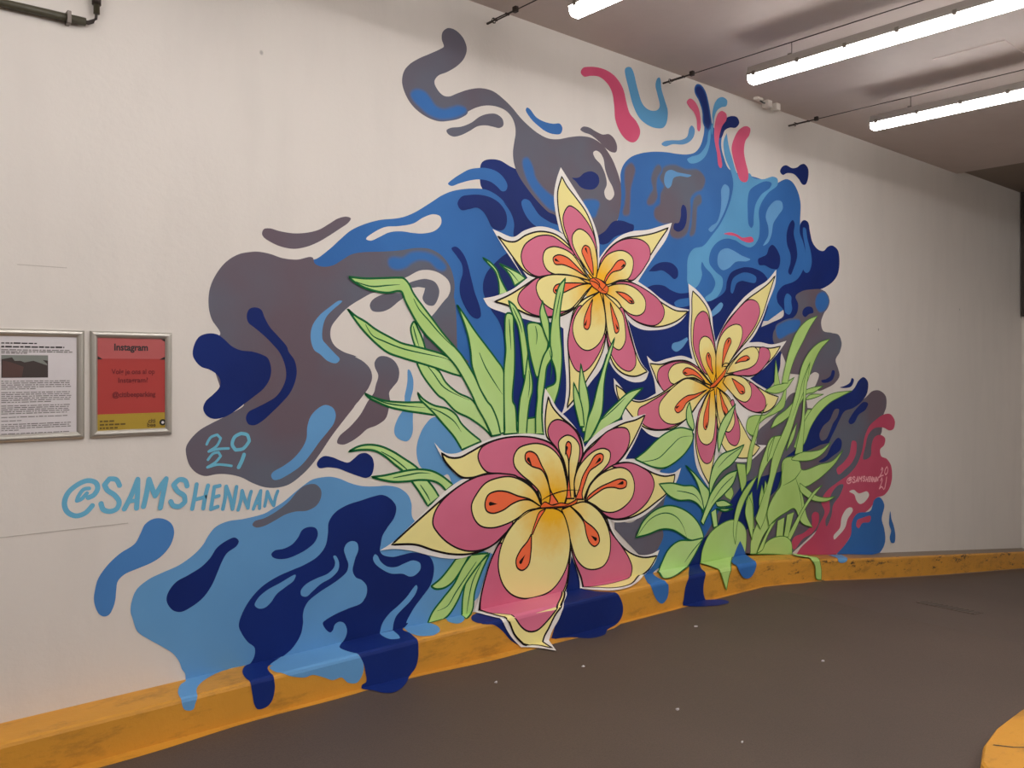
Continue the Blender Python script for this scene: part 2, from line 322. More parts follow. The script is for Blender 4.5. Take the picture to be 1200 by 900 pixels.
# ------------------------------------------------------------------ the mural
DATA = '''
swirl N : 3147,2622 3225,2628 3305,2606 3427,2580 3511,2520 3597,2459 3684,2408 3773,2345 3834,2288 3743,2062! 3291,2142! 3238,2258 3186,2351 3121,2412 3096,2436 3077,2465 3077,2573 3096,2601
swirl M : 1954,1927 1991,1943 2019,1936 2104,1995 2162,2048 2226,2102 2301,2141 2394,2174 2527,2202 2609,2237 2722,2308 2803,2362 2886,2400 3008,2430 3121,2440 3212,2415 3291,2365 3251,2390 3311,2327 3334,2269 3332,2187 3455,2035 3455,1724! 3318,1157! 2910,1166! 2910,1436 2850,1837 2757,1963 2425,1952 2123,1911 2037,1878 1945,1897
swirl W : 2316,2068 2373,2113 2436,2143 2511,2155 2609,2181 2676,2222 2745,2249 2792,2241 2797,2204 2757,2161 2676,2135 2609,2130 2532,2130 2457,2116 2394,2084 2342,2061
swirl M : 2844,2432 2886,2470 2941,2507 2996,2538 3058,2556 3121,2566 3199,2559 3251,2532 3281,2491 3271,2459 3238,2449 3205,2469 3154,2491 3083,2494 2996,2474 2922,2446 2868,2424
swirl M : 3393,2405 3413,2426 3455,2424 3490,2392 3539,2347 3626,2315 3729,2291 3729,2232! 3626,2262 3511,2275 3455,2305 3413,2351
swirl G : 2844,3305 2898,3307 2953,3276 2977,3224 2959,3166 2910,3110 2839,3058 2774,3020 2751,2982 2768,2948 2809,2921 2850,2923 2910,2954 2990,2993 3083,3022 3173,3024 3251,2996 3318,2960 3386,2912 3455,2875 3525,2847 3611,2831 3699,2842 3789,2871 3819,2880 3911,2902 4006,2907 4102,2881 4185,2817 4243,2736 4282,2651 4303,2551 4277,2456 4218,2374 4135,2307 4062,2271! 4022,2199! 3743,2169! 3684,2355 3611,2377 3518,2433 3441,2494 3372,2561 3338,2617 3325,2686 3338,2770 3345,2802 3342,2853 3318,2899 3271,2930 3199,2940 3121,2930 3046,2902 2959,2850 2874,2799 2803,2773 2734,2771 2654,2792 2593,2830 2554,2882 2538,2933 2549,2990 2582,3035 2643,3083 2722,3131 2792,3175 2815,3195 2801,3231 2806,3271
swirl M soft : 2604,2879 2631,2903 2682,2904 2711,2884 2757,2842 2815,2835 2874,2857 2922,2876 2965,2871 2922,2838 2850,2809 2780,2794 2711,2804 2660,2830 2620,2855
swirl M soft : 3413,2655 3441,2670 3476,2629 3497,2570 3554,2516 3626,2479 3684,2461! 3714,2391! 3626,2405 3539,2462 3469,2524 3427,2590
swirl M soft : 3927,2475 4006,2499 4062,2494 4046,2447 4022,2405 3966,2425
swirl N : 3819,2620! 3880,2632 3935,2671 4006,2691 4062,2672 4070,2629 4030,2584 3958,2567 3896,2574 3857,2601
swirl W : 4014,2814 4038,2832 4078,2826 4111,2792 4127,2728 4160,2666 4201,2616 4215,2572 4176,2530 4135,2538 4119,2575 4143,2629 4127,2694 4086,2749 4030,2784
swirl G : 2833,2729 2862,2749 2935,2770 3008,2807 3071,2855 3134,2884 3199,2895 3245,2874 3249,2839 3218,2818 3173,2816 3121,2814 3058,2797 2996,2757 2935,2722 2880,2704 2844,2712
swirl M : 3427,2967 3438,2985 3462,2980 3511,2943 3575,2928 3655,2930 3714,2942 3736,2920 3721,2882 3669,2867 3597,2869 3525,2894 3469,2924
swirl G : 3896,2941 3919,2964 3974,2971 4038,2958 4102,2950 4168,2964 4218,2942 4243,2901 4235,2860 4193,2850 4135,2864 4070,2897 3990,2926 3927,2930
swirl G : 1746,2036 1755,2059 1785,2066 1837,2058 1909,2055 1982,2066 2047,2088 2104,2124 2152,2155 2201,2170 2226,2164 2211,2140 2162,2104 2104,2064 2047,2028 1982,1997 1909,1979 1837,1985 1785,2003 1755,2020
swirl G : 1725,1949 1785,1944 1850,1929 1927,1928 2009,1946 2023,1916 2066,1904 2123,1915 2181,1950 2231,1980 2301,1997 2404,2009 2521,2026 2631,2051 2722,2054 2803,2024 2862,1962 2889,1878 2884,1782 2892,1628 2910,1494 2996,1437! 2827,1358! 2532,1540! 2321,1446! 2301,1446 2251,1455 2301,1429 2342,1389 2352,1344 2332,1295 2296,1252 2241,1191 2171,1115 2113,1049 2056,975 2000,911 1945,865 1882,829 1820,820 1759,828 1699,853 1641,886 1575,905 1527,909 1472,905 1433,923 1402,960 1387,1011 1387,1042 1406,1075 1448,1115 1503,1144 1543,1162 1600,1188 1657,1226 1551,1284! 1472,1518! 1433,1518! 1543,1551 1503,1621 1489,1682 1495,1761 1527,1833 1575,1892 1632,1929 1682,1943
swirl N : 1417,1456 1421,1494 1444,1537 1483,1554 1527,1552 1559,1532 1600,1497 1641,1480 1699,1474 1750,1459 1776,1443 1792,1394 1785,1345 1755,1300 1699,1257 1649,1222 1600,1188 1559,1169 1511,1164 1480,1180 1464,1212 1476,1246 1511,1277 1539,1308 1543,1339 1527,1367 1491,1390 1456,1402 1429,1429
swirl N : 1670,1643 1682,1674 1712,1684 1742,1674 1759,1638 1785,1594 1828,1550 1873,1501 1882,1477 1913,1435 1925,1385 1918,1335 1891,1277 1846,1228 1793,1181 1750,1146 1708,1126 1678,1133 1666,1161 1678,1189 1716,1208 1767,1231 1815,1258 1846,1295 1868,1348 1864,1406 1837,1468 1793,1517 1750,1556 1708,1588 1678,1611
swirl L : 2176,1737 2157,1738 2104,1703 2047,1658 2009,1605 2000,1546 2019,1487 2051,1466 2094,1432 2142,1421 2162,1441 2133,1471 2089,1513 2066,1539 2066,1598 2085,1651 2123,1691
swirl L : 2080,1211 2123,1195 2139,1160 2128,1117 2094,1076 2047,1027 2000,970 1945,915 1882,879 1828,858 1802,861 1792,882 1802,897 1855,922 1909,956 1954,1003 1977,1048 1982,1107 2000,1157 2037,1193
swirl M soft : 2462,1964 2478,1976 2543,1980 2598,2013 2665,2024 2734,2017 2786,1994 2821,1964 2809,1953 2774,1957 2722,1992 2654,1998 2598,1976 2554,1945 2500,1932 2468,1942
swirl W : 2576,1891 2654,1930 2734,1937 2803,1919 2850,1885 2860,1838 2827,1778 2745,1693 2643,1636 2688,1563 2688,1470! 2996,1359! 3033,1202! 2643,1078! 2221,1096! 2241,1191 2321,1269 2352,1322 2352,1384 2321,1420 2261,1455 2181,1480 2133,1510 2111,1548 2113,1600 2152,1653 2211,1708 2281,1751 2363,1791 2457,1796 2532,1869
swirl G : 2352,1696 2338,1722 2352,1750 2404,1780 2468,1795 2532,1796 2554,1784 2511,1749 2457,1710 2404,1692
swirl G : 2576,1850 2643,1878 2699,1887 2757,1873 2783,1832 2774,1784 2745,1745 2699,1747 2671,1778 2682,1816 2688,1837! 2643,1839 2598,1833
swirl G : 2745,1697 2874,1810 2910,1494 2922,1436! 2688,1488! 2676,1563 2688,1638
swirl G : 2368,1429 2394,1456 2446,1456 2494,1429 2519,1384 2511,1329 2478,1293 2457,1266 2462,1221 2457,1194 2436,1131 2383,1097 2321,1078 2281,1049 2231,1021 2181,1006 2147,1017 2157,1047 2221,1096 2281,1155 2327,1224 2363,1268 2373,1304 2389,1357 2368,1402
swirl L : 2576,1389 2587,1386 2609,1338 2609,1283 2593,1218 2604,1209 2607,1116 2604,1042 2576,1004 2532,1009 2494,1038 2489,1074 2511,1128 2549,1182 2554,1246 2554,1246 2571,1320
swirl L : 2745,1127 2688,1086 2648,1022 2631,948 2654,863 2722,821 2803,797 2844,803 2886,685! 3058,867! 2996,968! 2886,1089
swirl N : 2033,917 2047,942 2075,955 2123,945 2171,924 2211,913 2246,932 2276,952 2316,954 2352,929 2363,884 2347,836 2316,825 2271,838 2211,862 2152,887 2094,897 2047,897
swirl L : 1759,703 1657,689 1575,686 1519,666 1487,631 1464,595 1425,558 1357,518 1282,495 1224,475 1174,439 1153,387 1150,344 1157,320 1178,257 1231,209 1290,163 1330,127 1357,84 1368,51 1383,24 1379,-19 1348,-46 1304,-134 1293,-222 1306,-257 1339,-264 1350,-238 1358,-217 1375,-156 1425,-83 1511,-21 1583,1 1632,1! 1668,-4! 1761,-88! 1739,-98 1735,-179 1771,-215 1820,-238 1863,-249 1898,-246 1959,-274 2003,-297 2049,-295 2085,-330 2132,-341 2161,-314 2173,-273 2165,-229 2149,-208! 2342,-225! 2542,-2 2522,-97 2542,-178 2603,-200 2663,-170 2702,-107 2709,-35 2699,-16! 2757,2! 2820,-2 2801,-67 2819,-121 2873,-103 2916,-56 2931,-5! 3058,79! 3186,309! 2874,427! 2609,579 2598,664 2576,712 2521,753 2446,773 2373,776 2291,785 2221,807 2162,834 2113,848 2075,850 2009,843 1954,814 1909,785 1855,748 1793,718
swirl G : 1991,821 2028,817 2056,787 2056,749 2033,713 1982,692 1918,694 1864,685 1811,663 1759,644 1716,641 1698,656 1708,671 1759,681 1820,707 1882,746 1927,791 1959,813
swirl U : 1246,737 1290,731 1323,705 1334,666 1319,614 1282,571 1239,547 1181,530 1125,513 1098,488 1091,449 1088,413 1079,379 1062,351 1043,348 1025,360 1010,391 1003,428 1007,464 1020,512 1057,563 1105,604 1167,639 1189,677 1210,718
swirl N : 1612,607 1631,588 1620,566 1575,540 1551,504 1531,460 1503,402 1464,354 1417,324 1364,307 1327,322 1301,368 1308,404 1342,444 1395,466 1456,495 1495,528 1527,571 1575,599
swirl N : 1793,505 1811,519 1855,521 1900,536 1931,565 1954,600 1991,610 2028,599 2039,568 2023,532 1982,503 1927,482 1873,471 1824,476 1798,490
swirl N : 2415,727 2468,699 2500,655 2489,601 2446,552 2415,511 2404,467 2399,436 2415,412 2478,391 2543,394 2598,397 2676,381 2722,356 2745,310 2745,263 2722,201 2665,144 2609,89 2565,23 2576,21 2525,-27 2522,-97 2499,-187 2497,-240 2494,-291 2476,-339 2438,-374 2373,-443 2307,-496 2244,-519 2205,-489 2184,-429 2158,-393 2159,-360 2184,-349 2181,-301 2173,-257 2156,-218 2142,-185 2126,-131 2125,-65 2164,-14 2196,25 2203,58 2186,96 2157,108 2133,98 2123,74 2109,64 2085,82 2066,120 2085,133 2142,152 2211,166 2291,182 2316,222 2319,261 2291,297 2251,321 2236,358 2246,401 2256,443 2226,439 2206,477 2211,384 2201,355 2162,327 2113,304 2047,277 1991,244 1963,207 1959,145 1945,85 1900,28 1832,-12 1733,-93 1709,-172 1708,-220 1710,-261 1696,-315 1671,-340 1626,-341 1611,-316 1604,-274 1598,-224 1595,-172 1615,-80 1655,-14 1691,8 1708,37 1708,73 1674,108 1645,154 1631,193 1645,242 1682,300 1742,354 1820,390 1900,411 1963,426 2037,457 2080,503 2094,561 2099,620 2133,664 2201,695 2291,712 2363,725
swirl L : 1918,385 1909,359 1864,333 1820,308 1789,272 1759,253 1729,255 1709,275 1725,304 1767,333 1837,358
swirl L : 2125,446 2137,447 2157,410 2152,371 2113,339 2056,318 2009,288 1977,268 1949,279 1947,303 1972,328 2028,348 2094,363 2128,388 2135,413
swirl L : 2231,508 2261,495 2269,459 2251,418 2236,385 2236,350 2261,311 2306,281 2321,247 2311,205 2281,184 2221,173 2142,161 2075,135 2066,120! 1959,141! 1959,191 1982,238 2047,277 2123,307 2191,339 2211,388 2196,434 2186,471 2201,499
swirl L : 2357,402 2368,420 2383,412 2404,377 2446,344 2500,334 2554,346 2609,354 2654,332 2656,299 2620,272 2587,270 2543,291 2468,304 2404,341 2368,374
swirl L : 2629,217 2637,205 2626,174 2587,134 2532,97 2500,71 2484,38 2478,3 2449,-110 2431,-138 2390,-121 2384,-57 2399,5 2415,51 2457,93 2511,124 2565,161 2609,204
swirl M : 4279,2668 4277,2719 4303,2780 4371,2844 4477,2893 4603,2929 4751,2955 4885,2968 5003,2987 5093,3023 5154,3086 5185,3156 5196,3196 5196,3284 5181,3369 5144,3424 5099,3469 5113,3501 5154,3508 5196,3480 5231,3407 5252,3335 5279,3297 5307,3258 5343,3228 5375,3196 5396,3278 5451,3342 5539,3388 5617,3393 5640,3359 5595,3312 5517,3294 5451,3262 5414,3192 5409,3126 5440,3055 5506,2976 5943,3000! 6139,2998! 6189,3039 6317,3102 6408,3100 6487,3044 6527,2961 6522,2830 6519,2758! 6677,2637! 6690,2465! 6500,2151! 6040,1885! 5572,1794! 4943,1812! 4218,1936! 4054,2036! 4054,2258! 4225,2369 4275,2490 4284,2582
swirl N : 3265,2079 3186,2021 3121,1955 3096,1894 3099,1835 3128,1787 3160,1739 3212,1682 3245,1613 3258,1512 3251,1411! 3251,1027! 3455,926! 3927,816! 4311,795! 4751,726! 5144,884! 5943,1822! 6040,1995! 6028,2227! 5967,2256 5824,2267 5662,2237 5528,2183 5479,2112 5462,2046 5375,1986 5206,1926 5124,1881 5013,1891! 5013,1984! 4904,1971 4808,1985 4732,2009 4621,2005 4530,1973! 4054,1868! 3386,2132!
swirl N : 6527,2789 6581,2831 6649,2827 6677,2753 6718,2676 6802,2637 6901,2645 6974,2699 7061,2727 7150,2702 7174,2616 7150,2504 7061,2411 6916,2328 6802,2283! 6830,2141! 6291,1716! 6227,1636 6214,1537 6152,1431 6040,1329! 5685,1403! 5777,1668! 5919,1811! 6089,1880 6265,1965 6265,2007 6177,2061 6164,2115 6240,2199 6421,2277 6500,2330 6595,2458 6608,2548 6567,2640 6514,2713
swirl M : 4846,1897 4885,1921 5023,1948! 5033,1893! 4924,1872 4865,1874
swirl T : 5477,3244! 5506,3146 5550,3063 5595,2980 5662,2913! 5777,3001 5824,2981 5967,3006 6114,3067 6177,3064 6177,3019 6040,2916 5943,2809 5907,2732 5919,2626 5907,2528 5848,2454 5777,2418 5685,2419 5572,2444 5440,2432 5332,2379 5269,2307 5258,2230 5332,2174 5422,2132 5422,2068 5353,1984 5237,1942 5206,1964 5290,2016 5332,2085 5290,2144 5206,2192 5169,2226 5158,2187 5169,2131 5124,2051 5053,2013 4999,2051 4993,2125 5003,2237 5063,2307 5185,2347 5290,2438 5386,2528 5473,2645 5539,2773 5561,2882 5528,2967 5462,3046 5435,3131 5440,3184
swirl T : 5300,3282 5294,3345 5321,3428 5364,3479 5429,3506 5483,3493 5473,3451 5407,3423 5353,3384 5321,3326 5309,3259 5290,3191 5281,3253
swirl T : 5273,3232 5264,3122 5216,3023 5124,2954 5023,2928 4993,2948 5033,2974 5144,3021 5227,3114 5248,3201
swirl N soft : 5099,3469 5113,3501 5154,3508 5196,3480 5231,3407 5252,3335 5264,3274 5237,3230 5202,3260 5196,3322 5181,3369 5144,3424
swirl N : 5539,3388 5617,3393 5640,3359 5595,3312 5517,3294 5451,3258 5418,3205 5386,3186 5392,3264 5451,3342
swirl P : 5418,3399 5473,3386 5473,3347 5418,3283 5386,3211 5375,3145 5396,3072 5418,2986 5401,2963 5371,2977 5353,3063 5321,3159 5321,3249 5343,3331 5375,3376
swirl P : 5023,3397 5073,3394 5124,3356 5150,3287 5150,3205 5134,3182 5113,3190 5103,3263 5073,3306 5013,3336 4987,3361
swirl P : 5743,3359 5789,3353 5777,3303 5720,3232 5704,3147 5727,3074 5761,3003 5754,2941 5708,2911 5651,2918 5606,2982 5561,3065 5539,3140 5572,3225 5640,3306
swirl P : 3899,3308 3919,3342 3974,3363 4054,3379 4152,3380 4235,3355 4303,3297 4337,3212 4371,3145 4441,3102 4477,3051 4459,2994 4406,2955 4337,2959 4269,3003 4226,3074 4215,3163 4193,3249 4143,3299 4070,3321 3990,3308 3927,3289
swirl T : 4320,3427 4337,3448 4380,3459 4406,3437 4450,3331 4503,3238 4575,3213 4658,3232 4685,3268 4658,3345 4639,3400 4658,3452 4685,3465 4695,3450 4704,3392 4742,3317 4774,3251 4760,3164 4723,3122 4639,3102 4548,3107 4468,3136 4406,3204 4363,3299
swirl L : 4704,3002 4732,3026 4808,3050 4924,3076 4993,3115 5019,3182 5047,3206 5079,3189 5073,3138 5023,3084 4943,3047 4827,3026 4742,2994
swirl G soft : 4337,2763 4389,2801 4415,2776 4397,2715 4371,2642 4363,2525 4354,2466 4311,2460 4328,2520 4337,2602 4328,2693
swirl G soft : 4732,2833 4846,2872 4983,2865 5124,2885 5196,2842 5165,2773 5083,2734 5023,2674 5023,2587 5013,2499 4983,2420 4885,2371 4808,2385 4808,2458 4713,2457 4639,2483 4639,2530 4695,2575 4704,2648 4742,2714 4695,2766
swirl G soft : 4639,2816 4676,2841 4695,2826 4648,2758 4639,2685 4648,2627 4603,2573 4557,2566 4584,2617 4621,2670 4603,2739
swirl G soft : 5083,2672 5144,2707 5154,2671 5103,2625 5093,2548 5073,2433 5033,2408 5053,2480 5063,2581
swirl L : 4732,2761 4751,2812 4808,2840 4885,2836 4983,2841 5043,2842 5003,2822 4904,2812 4837,2785 4808,2725 4770,2703 4738,2726
swirl N : 4924,2585 4943,2612 4973,2604 4989,2557 4979,2482 4943,2434 4885,2410 4837,2426 4846,2463 4895,2476 4918,2522
swirl L : 5451,2849 5506,2833 5506,2767 5473,2684 5407,2583 5343,2509 5279,2462 5248,2476 5279,2506 5353,2549 5396,2633 5407,2725 5407,2803
swirl M : 5754,2788 5777,2861 5871,2933 6016,3003 6089,3005 6065,2964 5943,2877 5860,2774 5836,2674 5829,2605 5801,2578 5766,2596 5754,2681
swirl L : 6152,2883 6240,2892 6253,2846 6189,2774 6114,2687 6089,2598 6040,2518 5967,2474 5991,2507 6040,2573 6040,2641 6004,2715 6040,2793
swirl P : 5440,2471 5528,2494 5617,2489 5685,2476 5813,2507 5836,2485 5777,2456 5685,2450 5595,2473 5506,2471
swirl L : 5364,2294 5396,2336 5483,2367 5572,2358 5685,2333 5789,2327 5731,2299 5595,2276 5506,2220 5418,2194 5364,2229
swirl N : 6102,2511 6164,2490 6214,2431 6189,2342 6089,2315 5991,2322 5907,2311 5895,2349 5955,2383 6016,2416 6052,2479
swirl N : 6408,2787 6434,2765 6421,2676 6460,2586 6474,2503 6421,2391 6369,2323 6335,2337 6369,2423 6369,2493 6317,2566 6312,2650 6356,2745
swirl N : 4566,2094! 4639,2149 4732,2177 4827,2175 4885,2138 4885,2089 4846,2067 4789,2092 4713,2115 4639,2102
swirl N : 4046,2263 4127,2320 4201,2389 4286,2408 4371,2399 4410,2392 4406,2357 4303,2321 4218,2289 4152,2241 4078,2228
swirl M : 5528,2039 5550,2133 5640,2188 5777,2217 5871,2202 5860,2160 5777,2144 5685,2140 5606,2112 5572,2056 5550,2028
swirl M : 6567,2763 6608,2766 6635,2685 6690,2582 6704,2497 6663,2415 6608,2392 6567,2416 6608,2505 6595,2617 6567,2698
swirl M : 6278,2107 6317,2157 6382,2142 6382,2099 6395,2045 6356,1992 6291,1997 6278,2051
swirl L : 4817,1573 4827,1604 4904,1625 4993,1660! 5003,1642! 4934,1578 4865,1550
swirl L : 5258,1848! 5332,1905 5407,1947 5429,1932 5396,1885 5300,1832!
swirl N : 6214,3137 6240,3179 6304,3214 6395,3217 6474,3247 6527,3285 6595,3309 6649,3285 6649,3212 6608,3142 6554,3127 6500,3155 6421,3175 6317,3152 6253,3120
swirl N : 2868,2073 2898,2086 2935,2066 2971,2021 3008,1917 3033,1840 3064,1773 3077,1735 3077,1700 3052,1686 3008,1701 2959,1757 2928,1823 2928,1881 2947,1941 2941,1989 2904,2034
swirl N : 2910,2329 2935,2371 2996,2392 3083,2404 3160,2398 3225,2372 3271,2322 3275,2262 3251,2224 3212,2214 3160,2228 3128,2274 3096,2309 3052,2326 2996,2311 2935,2298
swirl G : 6447,2154 6527,2213 6718,2273 6887,2300 6988,2261 6988,2186 6901,2095 6859,2013 6887,1951 7032,1953 7165,1952 7211,1890 7181,1809 7106,1723 7150,1653 7174,1595 7091,1517 6945,1453 6830,1417 6732,1419! 6788,1485 6822,1556 6760,1569 6663,1527! 6369,1501! 6240,1652! 6114,1731 6114,1801 6189,1875 6369,1948 6474,2031 6487,2105
swirl M soft : 6164,1843 6240,1890 6369,1938 6514,1959 6474,1895 6343,1837 6189,1778
swirl M soft : 6802,2231 6916,2276 6979,2229 6930,2152 6830,2111 6774,2152
swirl N : 6554,2031 6567,2070 6635,2109 6718,2112 6732,2078 6663,2051 6595,2013
swirl N : 6859,1509 6945,1535 7017,1575 7047,1624 7091,1623 7061,1551 6974,1509 6873,1496
swirl N : 7181,1489 7272,1515 7364,1556 7395,1598 7433,1587 7395,1528 7302,1498
swirl G : 4218,414! 4389,373 4566,463 4751,533! 5572,743! 5754,849! 5871,884! 5895,980 6040,1074 6240,1204 6343,1314 6447,1355 6608,1317 6635,1247! 7003,1273! 7426,1330! 7666,1456 7782,1520 7934,1540 8054,1495 8061,1406 8002,1319! 7968,1153! 7749,865! 7121,376! 6382,5! 5754,19! 5144,41! 4713,121! 4477,131! 4218,346!
swirl N : 7618,1632 7699,1594 7683,1497 7585,1408 7426,1330 7256,1280 7174,1199 7106,1118 7032,1035 6988,979! 6859,953! 6527,847! 6291,801! 6527,919! 6608,1041 6802,1221 7003,1333 7272,1438 7426,1501 7521,1590
swirl G : 7091,1283 7165,1290 7136,1226 7061,1159 7003,1078 6945,1013 6859,990 6830,1032 6887,1112 7003,1183
swirl N : 7333,1197 7395,1265 7489,1336 7618,1403 7699,1395 7650,1335 7521,1276 7442,1199 7364,1177
swirl N : 6816,802 6945,863 7032,960 7150,1038 7211,1011 7196,942 7061,872 6916,809
swirl Q : 7634,1080 7716,1182 7849,1257 8019,1324 8159,1333 8238,1273 8213,1205 8124,1178 8002,1196 7815,1174 7699,1101 7650,1002 7602,873 7749,913 7765,1010 7815,1085 7934,1121 8037,1093 8019,1034 7934,980 7951,924 8072,899 8159,837 8177,722 8124,621 8019,553 7849,516 7782,450 7650,384 7458,350 7395,194 7272,86 7121,5 6976,-31! 6431,-26! 6527,56 6746,174 6830,264 6916,370 6859,457 6945,550 7121,634 7333,719 7489,819 7585,950
swirl Q : 7395,1024 7474,1022 7474,928 7395,830 7272,762 7150,711 7121,755 7241,822 7348,905 7379,984
swirl Q : 6746,365 6816,352 6816,278 6718,188 6554,128 6421,41 6382,84 6421,141 6581,186 6704,261 6704,334
swirl G : 7241,623 7181,529 7061,435 7032,343 6945,244 6930,296 7003,388 7003,493 7121,603
swirl M : 7934,526 8019,455 7968,323 8019,226 8037,111 7951,15 7612,-84! 7121,5! 7272,86 7379,178 7395,287 7489,366 7749,401 7815,499
swirl Q : 7489,303 7585,328 7749,345 7732,297 7585,280 7521,233 7474,256
swirl W : 7348,565 7426,583 7521,554 7683,575 7716,544 7634,479 7537,457 7474,491 7442,537
swirl W : 7395,419 7411,396 7318,317 7272,240 7150,164 7076,133 7067,163 7181,240 7211,331 7302,409
swirl L : 6904,-38! 6840,-136 6757,-225 6871,-233 6968,-179 7129,-43!
swirl M : 8142,399 8166,325 8213,259 8248,160 8230,97 8159,97 8131,144 8159,210 8117,275
swirl M : 4685,703 4808,735 4943,827 5043,923 5103,897! 5124,708! 5290,548! 5396,388! 5227,222! 5103,108! 5023,17! 4621,7 4498,-206 4516,-230 4501,-301 4445,-331 4395,-307 4356,-250 4340,-199 4405,-113! 4639,136 4723,246 4695,345 4732,486 4789,615!
swirl N : 5754,501 5528,431 5418,360 5353,262 5237,202! 5124,156 5043,52 4988,-19 4707,-245 4671,-336 4659,-366 4706,-440 4838,-511 4992,-514 5012,-443 4906,-369 4894,-290 4982,-144 5144,3! 5269,78! 5754,207! 5943,480!
swirl N : 5440,294! 5483,394 5617,504 5708,566 6240,686! 6189,558 6040,456 5895,343 5801,261 5754,207! 5685,261 5550,292
swirl N : 3811,227! 3896,52 3900,-41! 3932,-116 4004,-195 4034,-229 4061,-287 4049,-344 3968,-397 3845,-438 3752,-497 3639,-493 3555,-406 3431,-366! 3519,-203! 3758,40
swirl N : 2970,-56 3020,-32! 3116,-84! 3132,-286! 3173,-357! 3117,-320 3058,-260 2999,-219 2925,-198 2915,-135
leaf E : 3093,2042! 3147,2022 3199,1982 3225,1934 3258,1886 3285,1852! 3218,1833! 3212,1913 3186,1971 3134,2011
leaf E : 3218,2019! 3291,2000 3372,1976 3427,1948! 3338,1897! 3305,1950 3265,1988
vein : 3238,2005 3305,1976 3372,1920
leaf E : 2728,195! 2792,228 2850,276 2898,323! 2996,334! 2935,255 2874,196 2815,172 2757,176
leaf E : 3147,324! 3083,223 3033,113 3014,8 2912,-85! 2941,2! 2947,98 2971,181 3033,250
vein : 3083,273 3021,184 2990,81 2972,-15
leaf E : 3134,325! 3033,241 2959,164 2910,85 2850,18 2799,-6 2699,-16! 2734,48 2803,112 2886,185 2947,272 3008,332!
vein : 3046,288 2971,211 2898,135 2839,68 2768,52
flower W 4061,2101 : 3720,2670! 3774,2618 3873,2522 3974,2423 4043,2312 4069,2230 4069,2134! 4149,2215 4257,2295 4387,2347 4560,2382 4700,2427 4818,2465! 4761,2350 4639,2219 4521,2091 4454,2014! 4580,1968 4700,1914 4843,1872 5017,1860! 4924,1774 4789,1717 4639,1691 4494,1688 4389,1717 4345,1750! 4389,1648 4441,1534 4494,1454 4566,1397! 4530,1343 4424,1324 4320,1346 4218,1402 4160,1469 4138,1514! 4086,1412 3990,1322 3896,1234 3819,1169 3721,1112! 3751,1170 3766,1256 3766,1364 3751,1493 3743,1659! 3655,1692 3539,1687 3372,1710 3238,1735 3134,1763 3096,1807! 3186,1826 3318,1875 3441,1953! 3386,2008 3318,2064 3400,1962 3326,2039 3239,2129 3166,2217! 3225,2204 3326,2188 3415,2237 3536,2276 3645,2275 3749,2251! 3709,2272! 3677,2372 3661,2485 3685,2592
core H : 4230,1965 4181,1887 4069,1849 3959,1872 3915,1940 3959,2016 4069,2055 4181,2036
petal C : 3204,2180! 3268,2159 3341,2162 3429,2211 3536,2245 3645,2247 3709,2231 3790,2188 3873,2114 3940,2037 3991,1982! 3906,1987 3774,2005 3645,1994 3536,1965 3460,1972 3400,2001 3341,2051 3268,2121
band K : 3551,2222 3645,2229 3741,2194 3839,2134 3645,1994 3567,1970 3490,1973 3415,2013 3388,2078 3415,2147 3490,2200
heart H : 3974,1981! 3906,2058 3823,2133 3725,2163 3645,2163 3582,2131 3567,2072 3598,2018 3661,1995 3774,1999 3889,1991
stamen O : 3957,1997! 3856,2065 3774,2110 3693,2117 3653,2092 3669,2059 3741,2060 3839,2040
petal C : 3728,2613! 3774,2560 3856,2496 3940,2425 3991,2354 4026,2274 4043,2191 4052,2084 4043,1986! 3974,2028 3898,2093 3831,2151 3790,2199 3749,2253 3717,2331 3696,2420 3693,2513
band K : 3790,2436 3856,2425 3940,2371 4000,2307 4029,2250 4043,2179 3906,2094 3815,2167 3774,2244 3744,2311 3741,2369
heart H : 3881,2302 3957,2284 4017,2225 4043,2155 4052,2072 4035,1986! 3974,2028 3906,2094 3856,2148 3823,2203 3823,2256
stamen O : 3932,2201 3974,2194 3995,2138 4009,2080 4012,2014! 3974,2058 3932,2114 3906,2165
petal C : 4781,2425! 4689,2328 4600,2227 4502,2114 4425,2031 4369,2007 4221,1989 4149,1934! 4078,1953! 4069,2085 4131,2176 4221,2247 4331,2297 4463,2325 4619,2365
band K : 4078,2104 4149,2190 4257,2264 4387,2300 4502,2299 4570,2262 4580,2199 4531,2130 4463,2060 4387,2015 4221,2050
heart H : 4087,1954! 4043,1986 4061,2060 4131,2152 4239,2200 4331,2203 4397,2166 4397,2091 4350,2024 4257,2004 4167,1972
stamen O : 4105,1955! 4131,2018 4185,2072 4248,2133 4303,2144 4326,2122 4285,2081 4185,2047
petal C : 4119,1906! 4168,1955 4286,1999 4406,1997 4530,1949 4639,1911 4751,1872 4865,1843 5003,1847! 4904,1785 4789,1741 4639,1714 4494,1724 4389,1758 4303,1817 4218,1868
band K : 4218,1976 4320,2001 4424,1993 4566,1952 4676,1902 4732,1834 4713,1773 4639,1726 4512,1725 4389,1758 4303,1817
heart H : 4102,1922! 4135,1947 4235,1977 4354,1981 4459,1949 4527,1890 4521,1819 4459,1782 4371,1786 4286,1827 4201,1878
stamen O : 4226,1928! 4320,1921 4389,1891 4410,1864 4371,1858 4320,1881
petal C : 4102,1916! 4252,1859 4320,1772 4371,1659 4424,1533 4477,1453 4548,1399! 4424,1365 4303,1381 4218,1431 4168,1503 4143,1593 4127,1705 4111,1816
band K : 4286,1827 4328,1749 4371,1636 4424,1510 4424,1440 4371,1399 4286,1415 4201,1481 4160,1560 4143,1660
heart H : 4102,1911! 4218,1845 4294,1782 4320,1691 4320,1599 4269,1542 4218,1550 4168,1594 4143,1672 4127,1772
